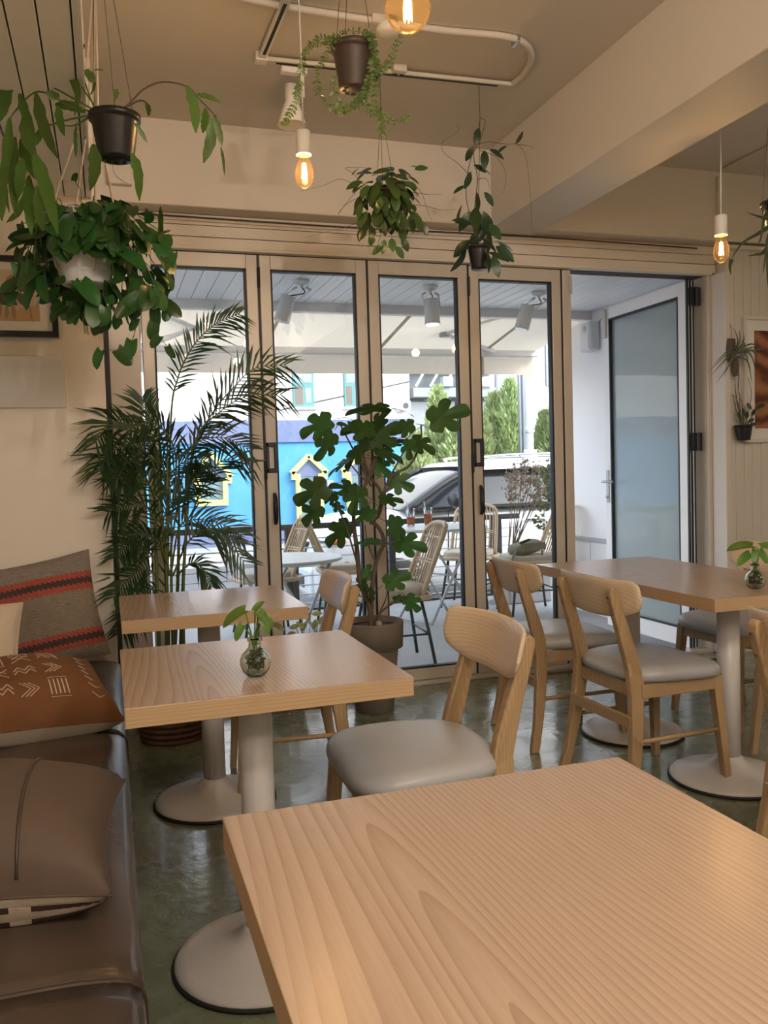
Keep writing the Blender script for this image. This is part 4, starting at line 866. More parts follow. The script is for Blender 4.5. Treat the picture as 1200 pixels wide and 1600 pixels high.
# --- climbing hoya in a black pot on a wire
D5 = 3.66; k5 = D5/FPX; c5 = at(749, 421, D=D5)
t, p = pot_thing('hanging_wax_vine', 'dark hoya climbing its wire above a small black pot', 'hanging plant', c5, M['black_pot'], 17.5*k5, 13*k5, 36*k5, .008)
hk = at(748, 128, D=D5); hk = Vector((hk.x, hk.y, ZC-.03)); MB().tube([hk, at(750, 183, D=D5), at(748, 300, D=D5), c5+Vector((0, 0, .09))], .0014, 5).build('hanging_wire', M['wire'], t, world=True)
for L in ([(749, 388), (742, 330), (746, 280), (740, 240), (748, 200), (750, 185)], [(749, 388), (735, 340), (728, 300), (735, 250), (750, 220), (756, 200), (758, 188), (750, 185)]): stem(t, L, .0022, D5-.03, M['vine_brown'], 'vine', n=36)
for L in ([(745, 225), (765, 222), (790, 225), (808, 226), (820, 240), (826, 275), (830, 330), (832, 372)], [(735, 275), (715, 255), (695, 240), (690, 225), (702, 215), (716, 205), (714, 194)], [(750, 235), (775, 245), (788, 265), (790, 285), (786, 303)], [(808, 226), (822, 227), (834, 230)], [(745, 280), (760, 280), (766, 297)]): stem(t, L, .0012, D5-.03, M['vine_brown'], 'tendril', dd=-.04, n=30)
rng = random.Random(17)
for u, v, a, s in ((748, 200, -100, 25), (740, 228, -120, 22), (757, 235, -88, 28), (765, 234, -12, 26), (740, 258, -20, 22), (752, 262, -30, 18), (735, 268, -100, 24), (728, 290, -150, 22), (745, 300, -75, 30), (735, 330, -120, 30), (742, 325, -90, 38), (755, 330, -70, 36), (730, 345, 170, 22), (765, 350, -60, 30), (745, 360, -110, 24), (770, 375, -20, 34), (775, 385, -40, 34), (728, 390, -110, 36), (735, 375, -140, 34), (760, 390, -70, 34), (770, 400, -75, 30), (760, 352, -120, 30), (805, 225, 50, 20), (792, 228, -160, 16), (740, 352, 160, 26), (752, 372, -30, 28), (748, 345, -100, 26), (722, 320, -110, 30), (757, 300, -50, 22), (780, 380, -60, 30), (765, 365, -100, 28), (742, 380, 200, 30), (764, 395, -10, 26), (745, 370, 250, 30)):
    put('leaf', rng.choice(OVALD), t, basis(idir(a, rng.uniform(-.3, .5)), VIEW*.8+Vector((rng.gauss(0, .4), rng.gauss(0, .3), .5)), at(u, v, D=D5-.03+rng.uniform(-.05, .05)), s*k5*1.1))
# --- air plant mount, small pot and spiky plant on the right wall
def arc_leaf(parent, P, w0, mat, name='leaf'):
    n = len(P)-1; mb = MB()
    for i, q in enumerate(P):
        d = (P[min(i+1, n)]-P[max(i-1, 0)]).normalized(); s_ = d.cross(VIEW); s_ = s_.normalized() if s_.length > .01 else RT; wd = w0*(1-i/n)**.8+.0006; nn = s_.cross(d)
        mb.v += [tuple(q-s_*wd+nn*wd*.4), tuple(q), tuple(q+s_*wd+nn*wd*.4)]
    for i in range(n): a = i*3; mb.f += [(a, a+1, a+4, a+3), (a+1, a+2, a+5, a+4)]
    return mb.build(name, mat, parent, smooth=True, world=True)
YA = 4.185; ka = .0039; c6 = at(1141, 560, Y=YA)
t = thing('air_plant_mount', 'grey green air plant tied to a piece of bark on the plank wall', 'air plant', c6)
MB().tube([at(1141, 530, Y=YA+.02), at(1140, 545, Y=YA+.02), at(1141, 566, Y=YA+.02)], [.030, .034, .030], 9).build('bark_slab', M['bark'], t, world=True)
MB().tube([at(1148, 562, Y=YA+.01), at(1148, 576, Y=YA), at(1150, 588, Y=YA)], [.018, .022, .014], 8).build('bark_slab', M['bark'], t, world=True)
MB().tube([at(1130, 484, Y=YA+.03), at(1133, 474, Y=YA+.035), at(1138, 474, Y=YA+.03), at(1138, 497, Y=YA+.03), at(1143, 515, Y=YA+.02), at(1143, 528, Y=YA+.02)], .0018, 5).build('hook_wire', M['wire'], t, world=True)
for tx, ty in ((1108, 580), (1114, 570), (1112, 586), (1120, 598), (1190, 548), (1196, 545), (1185, 565), (1182, 585), (1175, 600), (1155, 515), (1162, 520), (1146, 512), (1165, 535), (1130, 590), (1170, 575), (1184, 540), (1125, 575), (1158, 530)):
    b = at(1152+rng.uniform(-8, 8), 553+rng.uniform(-6, 6), Y=YA-.02); e = at(tx, ty, Y=YA-.04+rng.uniform(-.03, .03)); m_ = b.lerp(e, .5)+Vector((0, -.03, .045 if ty > 545 else .0))
    arc_leaf(t, spline([b, m_, e], 10), .007, M['air_green'])
for tx, ty in ((1146, 660), (1160, 655), (1168, 650)): stem(t, [(1154, 570), (1150+rng.uniform(0, 14), 610), (tx, ty)], .0016, (at(1154, 600, Y=YA-.03)-Vector(CAM)).dot(FW), M['air_green'], 'root')
c7 = at(1162, 688, Y=4.17); k7 = (c7-Vector(CAM)).dot(FW)/FPX
t, p = pot_thing('wall_plant_pot', 'small black pot with twiggy stems hanging on the plank wall', 'potted plant', c7, M['black_pot'], 13.5*k7, 10*k7, 24*k7, .006)
Dk = (c7-Vector(CAM)).dot(FW)
for L in ([(1160, 668), (1152, 630), (1148, 600)], [(1164, 668), (1170, 640), (1174, 615), (1169, 590)], [(1165, 668), (1178, 645), (1184, 632)], [(1158, 668), (1155, 640), (1150, 622), (1138, 614)], [(1162, 668), (1161, 640), (1156, 622)], [(1159, 668), (1150, 640), (1145, 618)], [(1160, 690), (1154, 600), (1155, 560)]): stem(t, L, .0028, Dk, M['vine_brown'] if L[0][1] < 680 else M['wire'], 'twig')
for u, v, a in ((1168, 660, 30), (1174, 650, 60), (1180, 640, 40), (1160, 655, 120), (1166, 655, 80), (1170, 664, 10), (1163, 650, 100), (1184, 636, 20), (1174, 640, 120)): put('leaf', OVALD[0], t, basis(idir(a), VIEW, at(u, v, D=Dk-.02), 13*k7))
MB().tube([c7+Vector((0, .012, 22*k7)), Vector((c7.x, 4.232, c7.z+.12))], .0012, 5).build('hanging_wire', M['wire'], t, world=True)
D8 = 3.25; c8 = at(1216, 352, D=D8)
t = thing('hanging_spider_plant', 'dark strappy leaved plant hanging at the right edge of the picture', 'hanging plant', c8)
pot_mesh(M['black_pot'], .06, .045, .09).build('pot', M['black_pot'], t, smooth=True); MB().lathe([(.05, .073), (.001, .076)], 16).build('soil', M['soil'], t)
for a in (0, 120, 240): MB().tube([c8+Vector((.058*math.cos(R(a)), .058*math.sin(R(a)), .088)), Vector((c8.x, c8.y, ZC))], .001, 4).build('hanging_wire', M['wire'], t, world=True)
for L in ([(1212, 345), (1190, 340), (1166, 332)], [(1212, 348), (1185, 365), (1160, 380), (1142, 405)], [(1212, 350), (1200, 330), (1193, 345), (1188, 375), (1180, 384)], [(1214, 350), (1195, 392), (1180, 398), (1168, 400)], [(1214, 352), (1200, 370), (1196, 400), (1192, 428)], [(1216, 346), (1205, 318), (1198, 310)], [(1214, 352), (1200, 400), (1200, 440), (1204, 470)], [(1142, 405), (1140, 418), (1142, 430)], [(1216, 350), (1235, 340), (1260, 360)], [(1216, 350), (1240, 370), (1255, 400)], [(1214, 345), (1196, 325), (1192, 320), (1192, 345)]):
    arc_leaf(t, spline([at(x, y, D=D8-.02*i) for i, (x, y) in enumerate(L)], 12), .0085, mk('spider_dark', (.05, .065, .03), .5, rand=.2))
# --- palm in a basket
YP = 3.93; c9 = Vector((.235, YP, 0)); kp = 4.0/FPX
t = thing('areca_palm', 'tall areca palm in a brown woven basket by the first door', 'palm', c9)
bk = MB()
for j in range(9):
    r_ = .135+.012*math.sin(math.pi*j/8); z = .012+j*.026; bk.tube([(r_*math.cos(2*math.pi*k/28), r_*math.sin(2*math.pi*k/28), z) for k in range(29)], .0145, 6, caps=False)
bk.build('basket', M['basket'], t, smooth=True); MB().lathe([(.132, 0), (.13, .20), (.001, .205)], 28).build('soil', M['soil'], t)
rng = random.Random(4)
canes = [(248, 985, 240, 680), (258, 985, 262, 655), (268, 985, 280, 690), (277, 985, 300, 700), (285, 985, 292, 790), (262, 990, 250, 760), (272, 990, 268, 800)]
for x0_, y0_, x1_, y1_ in canes:
    b = c9+Vector(((x0_-266)*.0028, rng.uniform(-.05, .05), .20)); e = at(x1_, y1_, Y=YP+rng.uniform(-.06, .06))
    MB().tube(spline([b, b.lerp(e, .5)+Vector((rng.uniform(-.02, .02), 0, 0)), e], 10), [.011-.0007*i for i in range(11)], 7).build('cane', M['palm_stem'], t, smooth=True, world=True)
FR = [([(262, 900), (267, 659), (277, 594), (296, 550), (318, 522), (342, 503), (372, 491)], 34, .16, 46), ([(285, 800), (305, 700), (333, 644), (367, 603), (399, 575), (444, 570)], 44, .12, 40), ([(285, 810), (305, 690), (342, 645), (386, 619), (438, 616)], 40, .12, 36),
      ([(250, 760), (239, 690), (205, 668), (172, 660), (150, 690)], 40, .14, 34), ([(255, 800), (235, 715), (195, 698), (168, 712), (156, 735)], 40, .14, 32), ([(285, 860), (305, 790), (324, 750), (349, 719), (388, 725)], 34, .12, 32), ([(270, 900), (292, 850), (320, 828), (350, 840), (380, 876)], 36, .14, 34), ([(268, 890), (280, 825), (305, 812), (345, 818), (375, 835)], 34, .14, 30), ([(260, 880), (235, 800), (205, 790), (170, 800)], 34, .14, 30), ([(262, 900), (230, 860), (205, 850), (182, 870)], 34, .14, 30), ([(262, 920), (232, 890), (205, 900), (178, 932)], 36, .14, 30),
      ([(262, 800), (250, 700), (228, 650), (222, 622)], 36, .12, 30), ([(270, 800), (275, 720), (262, 680), (235, 660), (200, 672)], 38, .12, 34), ([(275, 810), (290, 720), (310, 690), (350, 684), (385, 700)], 38, .12, 32), ([(260, 860), (240, 770), (210, 745), (176, 752)], 38, .12, 32), ([(270, 840), (262, 760), (282, 725), (318, 720)], 34, .12, 28), ([(262, 840), (225, 740), (200, 722), (185, 745)], 36, .12, 30), ([(275, 900), (300, 880), (318, 890), (330, 915)], 26, .12, 26), ([(265, 900), (255, 830), (262, 790), (280, 770)], 34, .1, 28), ([(262, 930), (240, 920), (215, 940), (192, 985)], 32, .12, 28), ([(265, 870), (280, 780), (300, 755), (312, 740)], 34, .1, 28), ([(262, 820), (258, 740), (245, 720), (215, 715)], 36, .1, 30), ([(262, 900), (248, 850), (225, 835), (195, 838)], 36, .1, 28)]
for i, (L, ll, dy, nl) in enumerate(FR):
    nl = int(nl*.62); ll = ll*1.3
    y0_ = rng.uniform(-.05, .05); y1_ = -.10 if L[-1][0] > 430 else (-.36 if L[-1][0] < 205 else -rng.uniform(.02, dy))
    P = spline([at(x, y, Y=YP+y0_+(y1_-y0_)*j/(len(L)-1)) for j, (x, y) in enumerate(L)], 40)
    P = [Vector((max(q.x, .02), q.y, q.z)) if q.y > 3.645 else q for q in P]; rc = MB().tube(P, [.005-.0037*j/40 for j in range(41)], 6); lf = MB()
    for k in range(nl):
        tt = .26+.74*k/(nl-1); jj = min(39, int(tt*40)); q = P[jj].lerp(P[jj+1], tt*40-jj) if tt < 1 else P[40]; d = (P[min(jj+2, 40)]-P[max(jj-1, 0)]).normalized(); sd = d.cross(Vector((rng.gauss(0, .12), -1, .35))).normalized()
        for sg in (-1, 1):
            ln = ll*kp*(.55+.9*math.sin(math.pi*(.12+.76*(k/(nl-1))))**1)*rng.uniform(.8, 1.1)*.85; dd_ = (sd*sg*rng.uniform(.6, .95)+d*(.55+.5*tt)+Vector((0, rng.uniform(-.3, .15), rng.uniform(-.1, .2)))).normalized(); drp = Vector((0, 0, -ln*rng.uniform(.12, .42))); wv = dd_.cross(Vector((0, -1, .3))).normalized()*.0056
            a, b, c_ = q, q+dd_*ln*.45+drp*.15, q+dd_*ln+drp
            lf.add([a-wv*.4, a+wv*.4, b+wv, b-wv, c_], [(0, 1, 2, 3), (3, 2, 4)])
    fr = rc.build('frond_stem', M['palm_stem'], t, smooth=True, world=True); lf.v = [(max(v[0], .014), v[1], v[2]) if v[1] > 3.652 else v for v in lf.v]; lf.build('leaflets', M['palm_green'], fr, world=True)['kind'] = 'stuff'
# --- fig tree
YG = 3.95; kg = 4.12/FPX; c10 = at(584, 1108, Z=0.0); c10 = Vector((c10.x, 3.97, 0)); zr = at(580, 978, Y=YG-.12).z
t = thing('fig_tree', 'young fig tree with lobed leaves in a wide grey clay pot', 'potted tree', c10)
MB().lathe([(.088, 0), (.095, .004), (.128, zr-.135), (.129, zr-.13), (.150, zr-.128), (.156, zr-.01), (.153, zr), (.140, zr), (.135, zr-.03), (.001, zr-.028)], 40).build('pot', M['terracotta_grey'], t, smooth=True)
MB().lathe([(.138, zr-.03), (.07, zr-.022), (.001, zr-.02)], 28).build('soil', M['soil'], t, smooth=True)
rng = random.Random(9)
MB().sphere((.02, -.05, zr-.012), .018, 10, 8).build('pebble', M['linen'], t, smooth=True)
for L, r_, dy in (([(580, 982), (577, 947), (563, 910), (558, 860), (553, 820), (555, 790), (573, 753), (587, 713)], .014, .0), ([(582, 982), (580, 940), (587, 880), (600, 847), (590, 822), (578, 815), (592, 805), (596, 770), (575, 740), (566, 700)], .012, .05), ([(590, 805), (600, 770), (605, 755), (617, 740), (640, 727), (657, 693), (658, 663)], .008, -.03), ([(605, 752), (627, 713), (638, 688)], .005, -.03), ([(580, 760), (563, 723), (547, 693), (530, 660)], .006, .0), ([(558, 880), (542, 827), (527, 790), (517, 760)], .005, -.05), ([(585, 975), (592, 960), (607, 947), (627, 936), (640, 930)], .006, -.08), ([(590, 870), (605, 850), (625, 845)], .004, -.04), ([(573, 753), (560, 740), (545, 722)], .005, .0), ([(578, 950), (572, 920), (574, 900)], .004, -.06), ([(592, 960), (603, 935), (606, 915)], .004, -.06), ([(580, 745), (590, 715), (600, 690)], .006, .03), ([(570, 735), (562, 705), (575, 672)], .005, .03), ([(587, 880), (575, 850), (570, 820)], .004, 0)):
    P = spline([at(x, y, Y=YG+dy*j/(len(L)-1)) for j, (x, y) in enumerate(L)], 26)
    MB().tube(P, [r_*(1-.45*j/26) for j in range(27)], 8).build('branch', M['bark'], t, smooth=True, world=True)
for u, v, ln, a, fr in ((583, 637, 62, 178, .35), (500, 663, 52, 200, .7), (513, 692, 46, 245, .8), (537, 722, 46, 205, .55), (692, 651, 62, 22, .8), (635, 667, 34, 195, .6), (656, 692, 40, -25, .6), (639, 697, 30, -95, .9), (594, 678, 58, 25, .6), (603, 707, 48, -15, .5), (567, 670, 48, 178, .6), (550, 668, 34, 150, .6), (493, 767, 52, 205, .7), (490, 800, 42, 225, .9), (546, 763, 46, 160, .8), (557, 775, 42, 250, .7), (622, 753, 38, -25, .8), (532, 830, 50, 215, .8), (620, 824, 50, -80, .95), (573, 803, 38, 165, .7), (606, 780, 36, 5, .5), (634, 849, 50, -5, .5), (615, 907, 40, 25, .7), (642, 940, 32, -50, .9), (574, 897, 24, 80, .8), (580, 846, 40, 175, .4), (520, 777, 24, 200, .8), (527, 792, 22, -60, .9), (557, 708, 42, 225, .6), (594, 728, 34, -40, .6), (612, 690, 40, 15, .5), (575, 690, 40, 100, .5), (622, 935, 22, 20, .5), (580, 925, 20, -60, .8), (566, 915, 22, 130, .8), (590, 660, 40, 60, .4)):
    d = idir(a, rng.uniform(-.25, .25)); q = at(u, v, Y=YG+rng.uniform(-.12, .08)); s = ln*kg*1.18
    nrm = VIEW*(fr*.8)+Vector((rng.gauss(0, .4), rng.gauss(0, .2), 1.1-fr))
    b = q-d*s*.45; put('leaf', rng.choice(FIG), t, basis(d, nrm, b, s))
    MB().tube([b+d*s*.05, b-d*s*.22+Vector((0, 0, -.012)), b-d*s*.42+Vector((0, .01, -.035))], .0016, 5).build('petiole', M['stem_green'], t, smooth=True, world=True)
# --- variegated plant on the floor
c11 = at(452, 1104, Z=0); c11 = Vector((c11.x, min(c11.y, 4.15), 0))
t, p = pot_thing('floor_pot_plant', 'variegated plant with wiry stems in a white pot behind the chair', 'potted plant', c11, M['white_pot'], .085, .062, .14, .012)
rng = random.Random(12); Dv = (c11-Vector(CAM)).dot(FW)
for L in ([(455, 1050), (447, 1000), (445, 968)], [(458, 1050), (470, 1000), (474, 962), (486, 958)], [(460, 1050), (490, 1000), (497, 965), (490, 957)], [(455, 1050), (465, 1000), (462, 975)], [(458, 1050), (480, 1010), (484, 980)]): stem(t, L, .0025, Dv, M['vine_brown'], 'stem')
for u, v, a in ((445, 985, 150), (440, 978, 170), (452, 982, 20), (470, 986, 60), (476, 982, 140), (484, 970, 110), (490, 984, 80), (498, 976, 60), (487, 960, 10), (462, 988, 200), (447, 1000, 30), (455, 1020, 160), (475, 1010, 40), (460, 1040, 100), (440, 1030, 150), (470, 1040, 40)): put('leaf', VAR[0], t, basis(idir(a), VIEW+Vector((0, 0, .4)), at(u, v, D=Dv-.02), 17*Dv/FPX))
# --- bottle vases with cuttings
def vase(label, base, seedv, leaves):
    t = thing('bottle_vase', label, 'vase', base, 0, 'round bottle vases with cuttings'); rg = random.Random(seedv)
    prof = [(.014, .0), (.019, .001), (.029, .012), (.0345, .026), (.0345, .036), (.029, .050), (.019, .060), (.0145, .065), (.0135, .076), (.0165, .078), (.0175, .082), (.0165, .086), (.0125, .086), (.0118, .066), (.0168, .058), (.0268, .048), (.0322, .036), (.0322, .026), (.027, .014), (.017, .0045), (.0, .004)]
    MB().lathe(prof, 36, cap1=False).build('bottle', M['vase_glass'], t, smooth=True)
    for k in range(16):
        P = [Vector((rg.gauss(0, .008), rg.gauss(0, .008), .06))]
        for j in range(5): P.append(Vector((rg.uniform(-.021, .021), rg.uniform(-.021, .021), .046-.007*j+rg.uniform(-.003, .003))))
        MB().tube(spline(P, 14), .0014, 5).build('root', M['vine_brown'] if k % 3 else M['stem_green'], t, smooth=True)
    for dx, dz, ln, a, dp, fz in leaves:
        tip = Vector((RT.x*dx, RT.y*dx, .086+dz))-FW*dp*.02; MB().tube(spline([(0, 0, .05), (tip.x*.35, tip.y*.35, .09), tip], 10), [.0024-.0008*j/10 for j in range(11)], 6).build('stem', M['cutting_green'], t, smooth=True)
        put('leaf', rg.choice(CUT), t, basis(idir(a, dp), VIEW*fz+Vector((0, 0, .8)), base+tip, ln))
vase('round glass bottle vase with green cuttings on the near bench table', Vector((at(404, 1061, Z=.73).x, at(404, 1061, Z=.73).y+.034, .73)), 1, [(-.018, .062, .058, 200, .3, .5), (-.024, .030, .036, 240, .5, .9), (.012, .058, .045, -35, .3, .6), (.020, .050, .040, -60, .5, .9), (.002, .060, .030, 60, -.3, .5)])
vase('round glass bottle vase with cuttings on the right hand table', Vector((at(1190, 921, Z=.73).x, at(1190, 921, Z=.73).y+.03, .73)), 2, [(-.020, .036, .060, 205, .4, .6), (-.010, .062, .085, 170, .2, .4), (.012, .045, .05, -60, .5, .9), (.02, .06, .06, 10, .2, .6), (-.004, .05, .045, -110, .6, .9)])
# ------------------------------------------------------------------ terrace
ZT = -0.05; ZS = -0.45
struct('terrace_floor', MB().box(-4.5, 4.6, 4.42, 7.52, ZS, ZT), M['concrete'], 'grey concrete terrace floor outside the doors')
struct('street', MB().box(-60, 80, 7.52, 15.2, ZS-0.3, ZS), M['asphalt'], 'street behind the terrace')
struct('pavement', MB().box(-60, 80, 15.2, 60, ZS-0.3, ZS+0.12), M['pavement'], 'far pavement before the blue house')
struct('ground', MB().box(-60, 80, -60, 4.42, ZS-0.4, ZS-0.02), M['pavement'], 'ground around the cafe')
ct = struct('ceiling_terrace', MB().box(-2.2, 3.76, 4.45, 6.06, 2.414, 2.46), M['plank_gap'], 'white plank ceiling over the terrace')
x = -1.4
while x < 3.74:
    MB().box(x+0.002, min(x+0.098, 3.75), 4.45, 6.05, 2.40, 2.416).build('plank', M['lilac_white'], ct, bevel=0.002, seg=1); x += 0.10
struct('trim_9', MB().box(-2.2, 3.76, 6.05, 6.12, 2.335, 2.46), M['white_metal'], 'white fascia beam at the terrace edge', bevel=0.004)
ws = struct('wall_terrace', MB().box(3.76, 3.90, 4.60, 6.42, ZT, 2.9), M['lilac_white'], 'white side wall of the terrace behind the open door')
MB().box(3.715, 3.765, 4.60, 6.42, 0.545, 0.575).build('ledge', M['concrete'], ws, bevel=0.003)
y = 4.60
while y < 6.4:
    MB().box(3.735, 3.765, y+0.003, min(y+0.30, 6.42)-0.003, ZT, 0.545).build('wall_tile', M['lilac_white'], ws, bevel=0.003); y += 0.30
# awning
aw = thing('awning', 'cream cloth awning with hanging valance over the terrace edge', 'awning', (0.5, 6.1, 2.4))
AX0, AX1 = -2.6, 3.76; seams = [-2.6, -1.7, -0.72, 0.27, 1.26, 2.25, 3.24, 3.76]
for a, b in zip(seams[:-1], seams[1:]):
    MB().grid(lambda u, v: (a+(b-a)*u, 6.10+0.90*v, 2.375-0.155*v-0.012*math.sin(math.pi*v)), 6, 6).build('cloth_panel', M['awning_cloth'], aw, smooth=True, world=True)
    MB().grid(lambda u, v: (a+(b-a)*u, 7.055+0.012*math.sin(9*(a+(b-a)*u)), 2.19-0.18*v), 12, 4).build('valance', M['awning_cloth'], aw, smooth=True, world=True)
    if a > -2: 
        MB().bar((a, 6.12, 2.360), (a, 6.99, 2.207), 0.035, 0.0015).build('seam_strip', M['awning_seam'], aw, world=True); MB().box(a-.02, a+.02, 7.045, 7.050, 2.01, 2.18).build('seam_strip', M['awning_seam'], aw, world=True)
MB().box(AX0, AX1+.02, 6.98, 7.05, 2.165, 2.225).build('front_bar', M['white_metal'], aw, world=True, bevel=0.012)
for e0, e1, e2 in (((225, 474, 6.15), (307, 507, 6.55), (215, 545, 6.97)), ((790, 482, 6.15), (694, 518, 6.55), (770, 548, 6.97))):
    P = [at(q[0], q[1], Y=q[2]) for q in (e0, e1, e2)]
    ar = MB().bar(P[0], P[1], 0.05, 0.075).build('folding_arm', M['white_metal'], aw, world=True, bevel=0.008)
    MB().bar(P[1], P[2], 0.04, 0.055).build('folding_arm', M['white_metal'], aw, world=True, bevel=0.008)
    MB().tube([P[1]-Vector((0, 0, .045)), P[1]+Vector((0, 0, .045))], 0.042, 14).build('elbow_joint', M['grey_steel'], aw, world=True, smooth=True)
# terrace spotlights
for px, py, tx, ty, lb, lit in ((471, 438, -.30, .12, 'white cylinder spotlight tilted left, seen through the second door', 0), (672, 447, .0, -.06, 'white cylinder spotlight with lit lens, seen through the third door', 1), (842, 456, -.28, .10, 'white cylinder spotlight seen through the fourth door', 0)):
    p = at(px, py, Z=2.40)
    s = thing('terrace_spotlight', lb, 'spotlight', p, 0, 'spotlights under the terrace ceiling')
    MB().lathe([(.052, 0), (.052, -.014), (.040, -.026), (.012, -.03), (.012, -.045)], 24).build('mount', M['white_metal'], s, smooth=True)
    c = Vector((tx*.35, ty*.35-.0, -.175)); ax = Vector((tx, ty, -1)).normalized()
    yk = MB()
    for sg in (-1, 1): yk.bar((sg*.030, 0, -.042), (sg*.060, 0, -.06), .006, .016).bar((sg*.058, 0, -.058), Vector((sg*.058, 0, 0))+Vector((c.x, c.y, c.z+.035)), .005, .016, up=(0, 1, 0))
    yk.build('yoke', M['white_metal'], s)
    a = c-ax*.085; b = c+ax*.085
    MB().cyl(a, b, .048, .052, 26).build('body', M['white_metal'], s, smooth=False)
    MB().cyl(b-ax*.004, b+ax*.001, .045, .045, 24).build('lens', M['spot_lens'] if lit else M['far_glass'], s)
    MB().tube(spline([(0, 0, -.045), (.02, .01, -.065), (.005, .0, -.085), a], 12), .004, 6).build('cable', M['dark_steel'], s, smooth=True)
# wall speaker
p = at(926, 527, X=3.735)
s = thing('wall_speaker', 'white loudspeaker high on the terrace side wall', 'speaker', (3.76, p.y, p.z))
MB().box(-.10, 0, -.075, .075, -.115, .115).build('cabinet', M['speaker_white'], s, bevel=0.02, seg=3)
MB().box(-.104, -.098, -.058, .058, -.095, .02).build('grille', M['white_metal'], s, bevel=0.01); MB().cyl((-.105, 0, .065), (-.098, 0, .065), .022, n=16).build('tweeter', M['grey_steel'], s)
MB().tube(spline([(-.01, -.05, .1), (-.004, -.12, .13), (-.004, -.16, .02), (-.004, -.15, .2)], 12), .004, 6).build('cable', M['grey_steel'], s, smooth=True)
# railing
rl = thing('terrace_railing', 'dark steel railing with thin horizontal wires at the terrace edge', 'railing', (0, 7.4, ZT))
MB().box(-4, 3.75, 7.37, 7.44, 0.675, 0.725).build('top_rail', M['dark_steel'], rl, world=True, bevel=0.004)
for px in (-160, 60, 252, 455, 612, 775, 862):
    q = at(px, 850, Y=7.4); wd = 0.055 if px == 455 or px == 775 else 0.03
    if q.x < 3.7: MB().box(q.x-wd, q.x+wd, 7.38, 7.43, ZT, 0.675).build('post', M['dark_steel'], rl, world=True, bevel=0.003)
for k in range(8):
    z = ZT+0.06+k*0.083; MB().tube([(-4, 7.405, z), (3.72, 7.405, z)], 0.007, 6).build('wire', M['grey_steel'], rl, world=True, smooth=True)
MB().box(-4, 3.75, 7.38, 7.43, ZT, ZT+0.02).build('bottom_rail', M['dark_steel'], rl, world=True)
# bistro tables
def bistro(label, cx, cy, zt, r, rot):
    t = thing('bistro_table', label, 'table', (cx, cy, ZT), R(rot), 'folding bistro tables on the terrace'); h = zt-ZT
    MB().lathe([(r-.01, h-.022), (r, h-.016), (r, h-.004), (r-.006, h)], 48).build('tabletop', M['bistro_top'], t, smooth=False)
    for sy in (-1, 1):
        MB().tube([(-.26, sy*.20, .012), (.25, sy*.17, h-.03)], .011, 8).build('leg', M['grey_steel'], t, smooth=True)
        MB().tube([(.26, sy*.18, .012), (-.25, sy*.15, h-.03)], .011, 8).build('leg', M['grey_steel'], t, smooth=True)
    for x_ in (-.26, .26): MB().tube([(x_, -.20, .02), (x_, .20, .02)], .009, 8).build('foot_bar', M['grey_steel'], t, smooth=True)
    MB().tube([(0, -.18, h*.49), (0, .18, h*.49)], .008, 8).build('pivot_bar', M['grey_steel'], t, smooth=True)
    return t
bistro('round pale bistro table behind the second glass door', 1.02, 5.20, 0.655, 0.36, 35)
bistro('round pale bistro table with two iced drinks', 2.52, 6.42, 0.712, 0.41, 20)
# rattan chairs (front +X)
def make_rattan():
    t = thing('rattan_chair', 'x', 'chair', (0, 0, 0), 0, 'rattan chairs on the terrace')
    def bp(v, u):  # back surface: u across -1..1, v up 0..1
        hw = 0.205*(1-0.10*v*v); x = -.20-.15*v+0.05*u*u*(1-.5*v); return Vector((x, u*hw, .46+.42*v))
    def top(u): return .86+.14*math.sqrt(max(0, 1-abs(u)**3.0))
    loop = [bp(0, -1)-Vector((0, 0, .03))]+[bp(k/8*.86, -1) for k in range(9)]+[bp(top(-1+2*k/14), -1+2*k/14) for k in range(15)]+[bp(.86*(1-k/8), 1) for k in range(9)]+[bp(0, 1)-Vector((0, 0, .03))]
    MB().tube(loop, .016, 8).build('back_frame', M['rattan'], t, smooth=True)
    for k in range(11):
        u = -.84+k*.168
        MB().tube([bp(top(u)*j/8*.99, u) for j in range(9)], .0062, 6).build('cane', M['rattan'], t, smooth=True)
    for v in (.06, .40, .44, .78):
        MB().tube([bp(v, -1+k/5) for k in range(11)], .006, 6).build('binding', M['rattan'], t, smooth=True)
    so = [(-.20, -.20), (.05, -.225), (.20, -.20), (.235, -.10), (.235, .10), (.20, .20), (.05, .225), (-.20, .20)]
    lp = spline([Vector((x, y, .435)) for x, y in so+[so[0]]], 40)
    MB().tube(lp, .017, 8).build('seat_frame', M['rattan'], t, smooth=True)
    MB().prism(so, lambda x, y: (x*.97, y*.97, .425), lambda x, y: (x*.97, y*.97, .437)).build('seat_base', M['rattan'], t)
    MB().grid(lambda u, v: (0.012+.205*math.cos(2*math.pi*u)*(abs(math.cos(2*math.pi*u))**4+abs(math.sin(2*math.pi*u))**4)**-.25*min(1, math.sin(math.pi*(v*.96+.02))*1.6), .205*math.sin(2*math.pi*u)*(abs(math.cos(2*math.pi*u))**4+abs(math.sin(2*math.pi*u))**4)**-.25*min(1, math.sin(math.pi*(v*.96+.02))*1.6), .466-.026*math.cos(math.pi*v)), 28, 10, True).build('cushion', M['cushion_beige'], t, smooth=True)
    for sx, sy in ((1, 1), (1, -1), (-1, 1), (-1, -1)):
        MB().tube([(sx*.15, sy*.15, .425), (sx*.19, sy*.185, .20), (sx*.22, sy*.21, 0)], .011, 8).build('leg', M['dark_steel'], t, smooth=True)
    for sx in (-1, 1): MB().tube([(sx*.19, -.185, .20), (sx*.19, .185, .20)], .007, 6).build('stretcher', M['dark_steel'], t, smooth=True)
    MB().tube([(-.19, .185, .20), (.19, .185, .20)], .007, 6).build('stretcher', M['dark_steel'], t, smooth=True)
    return t
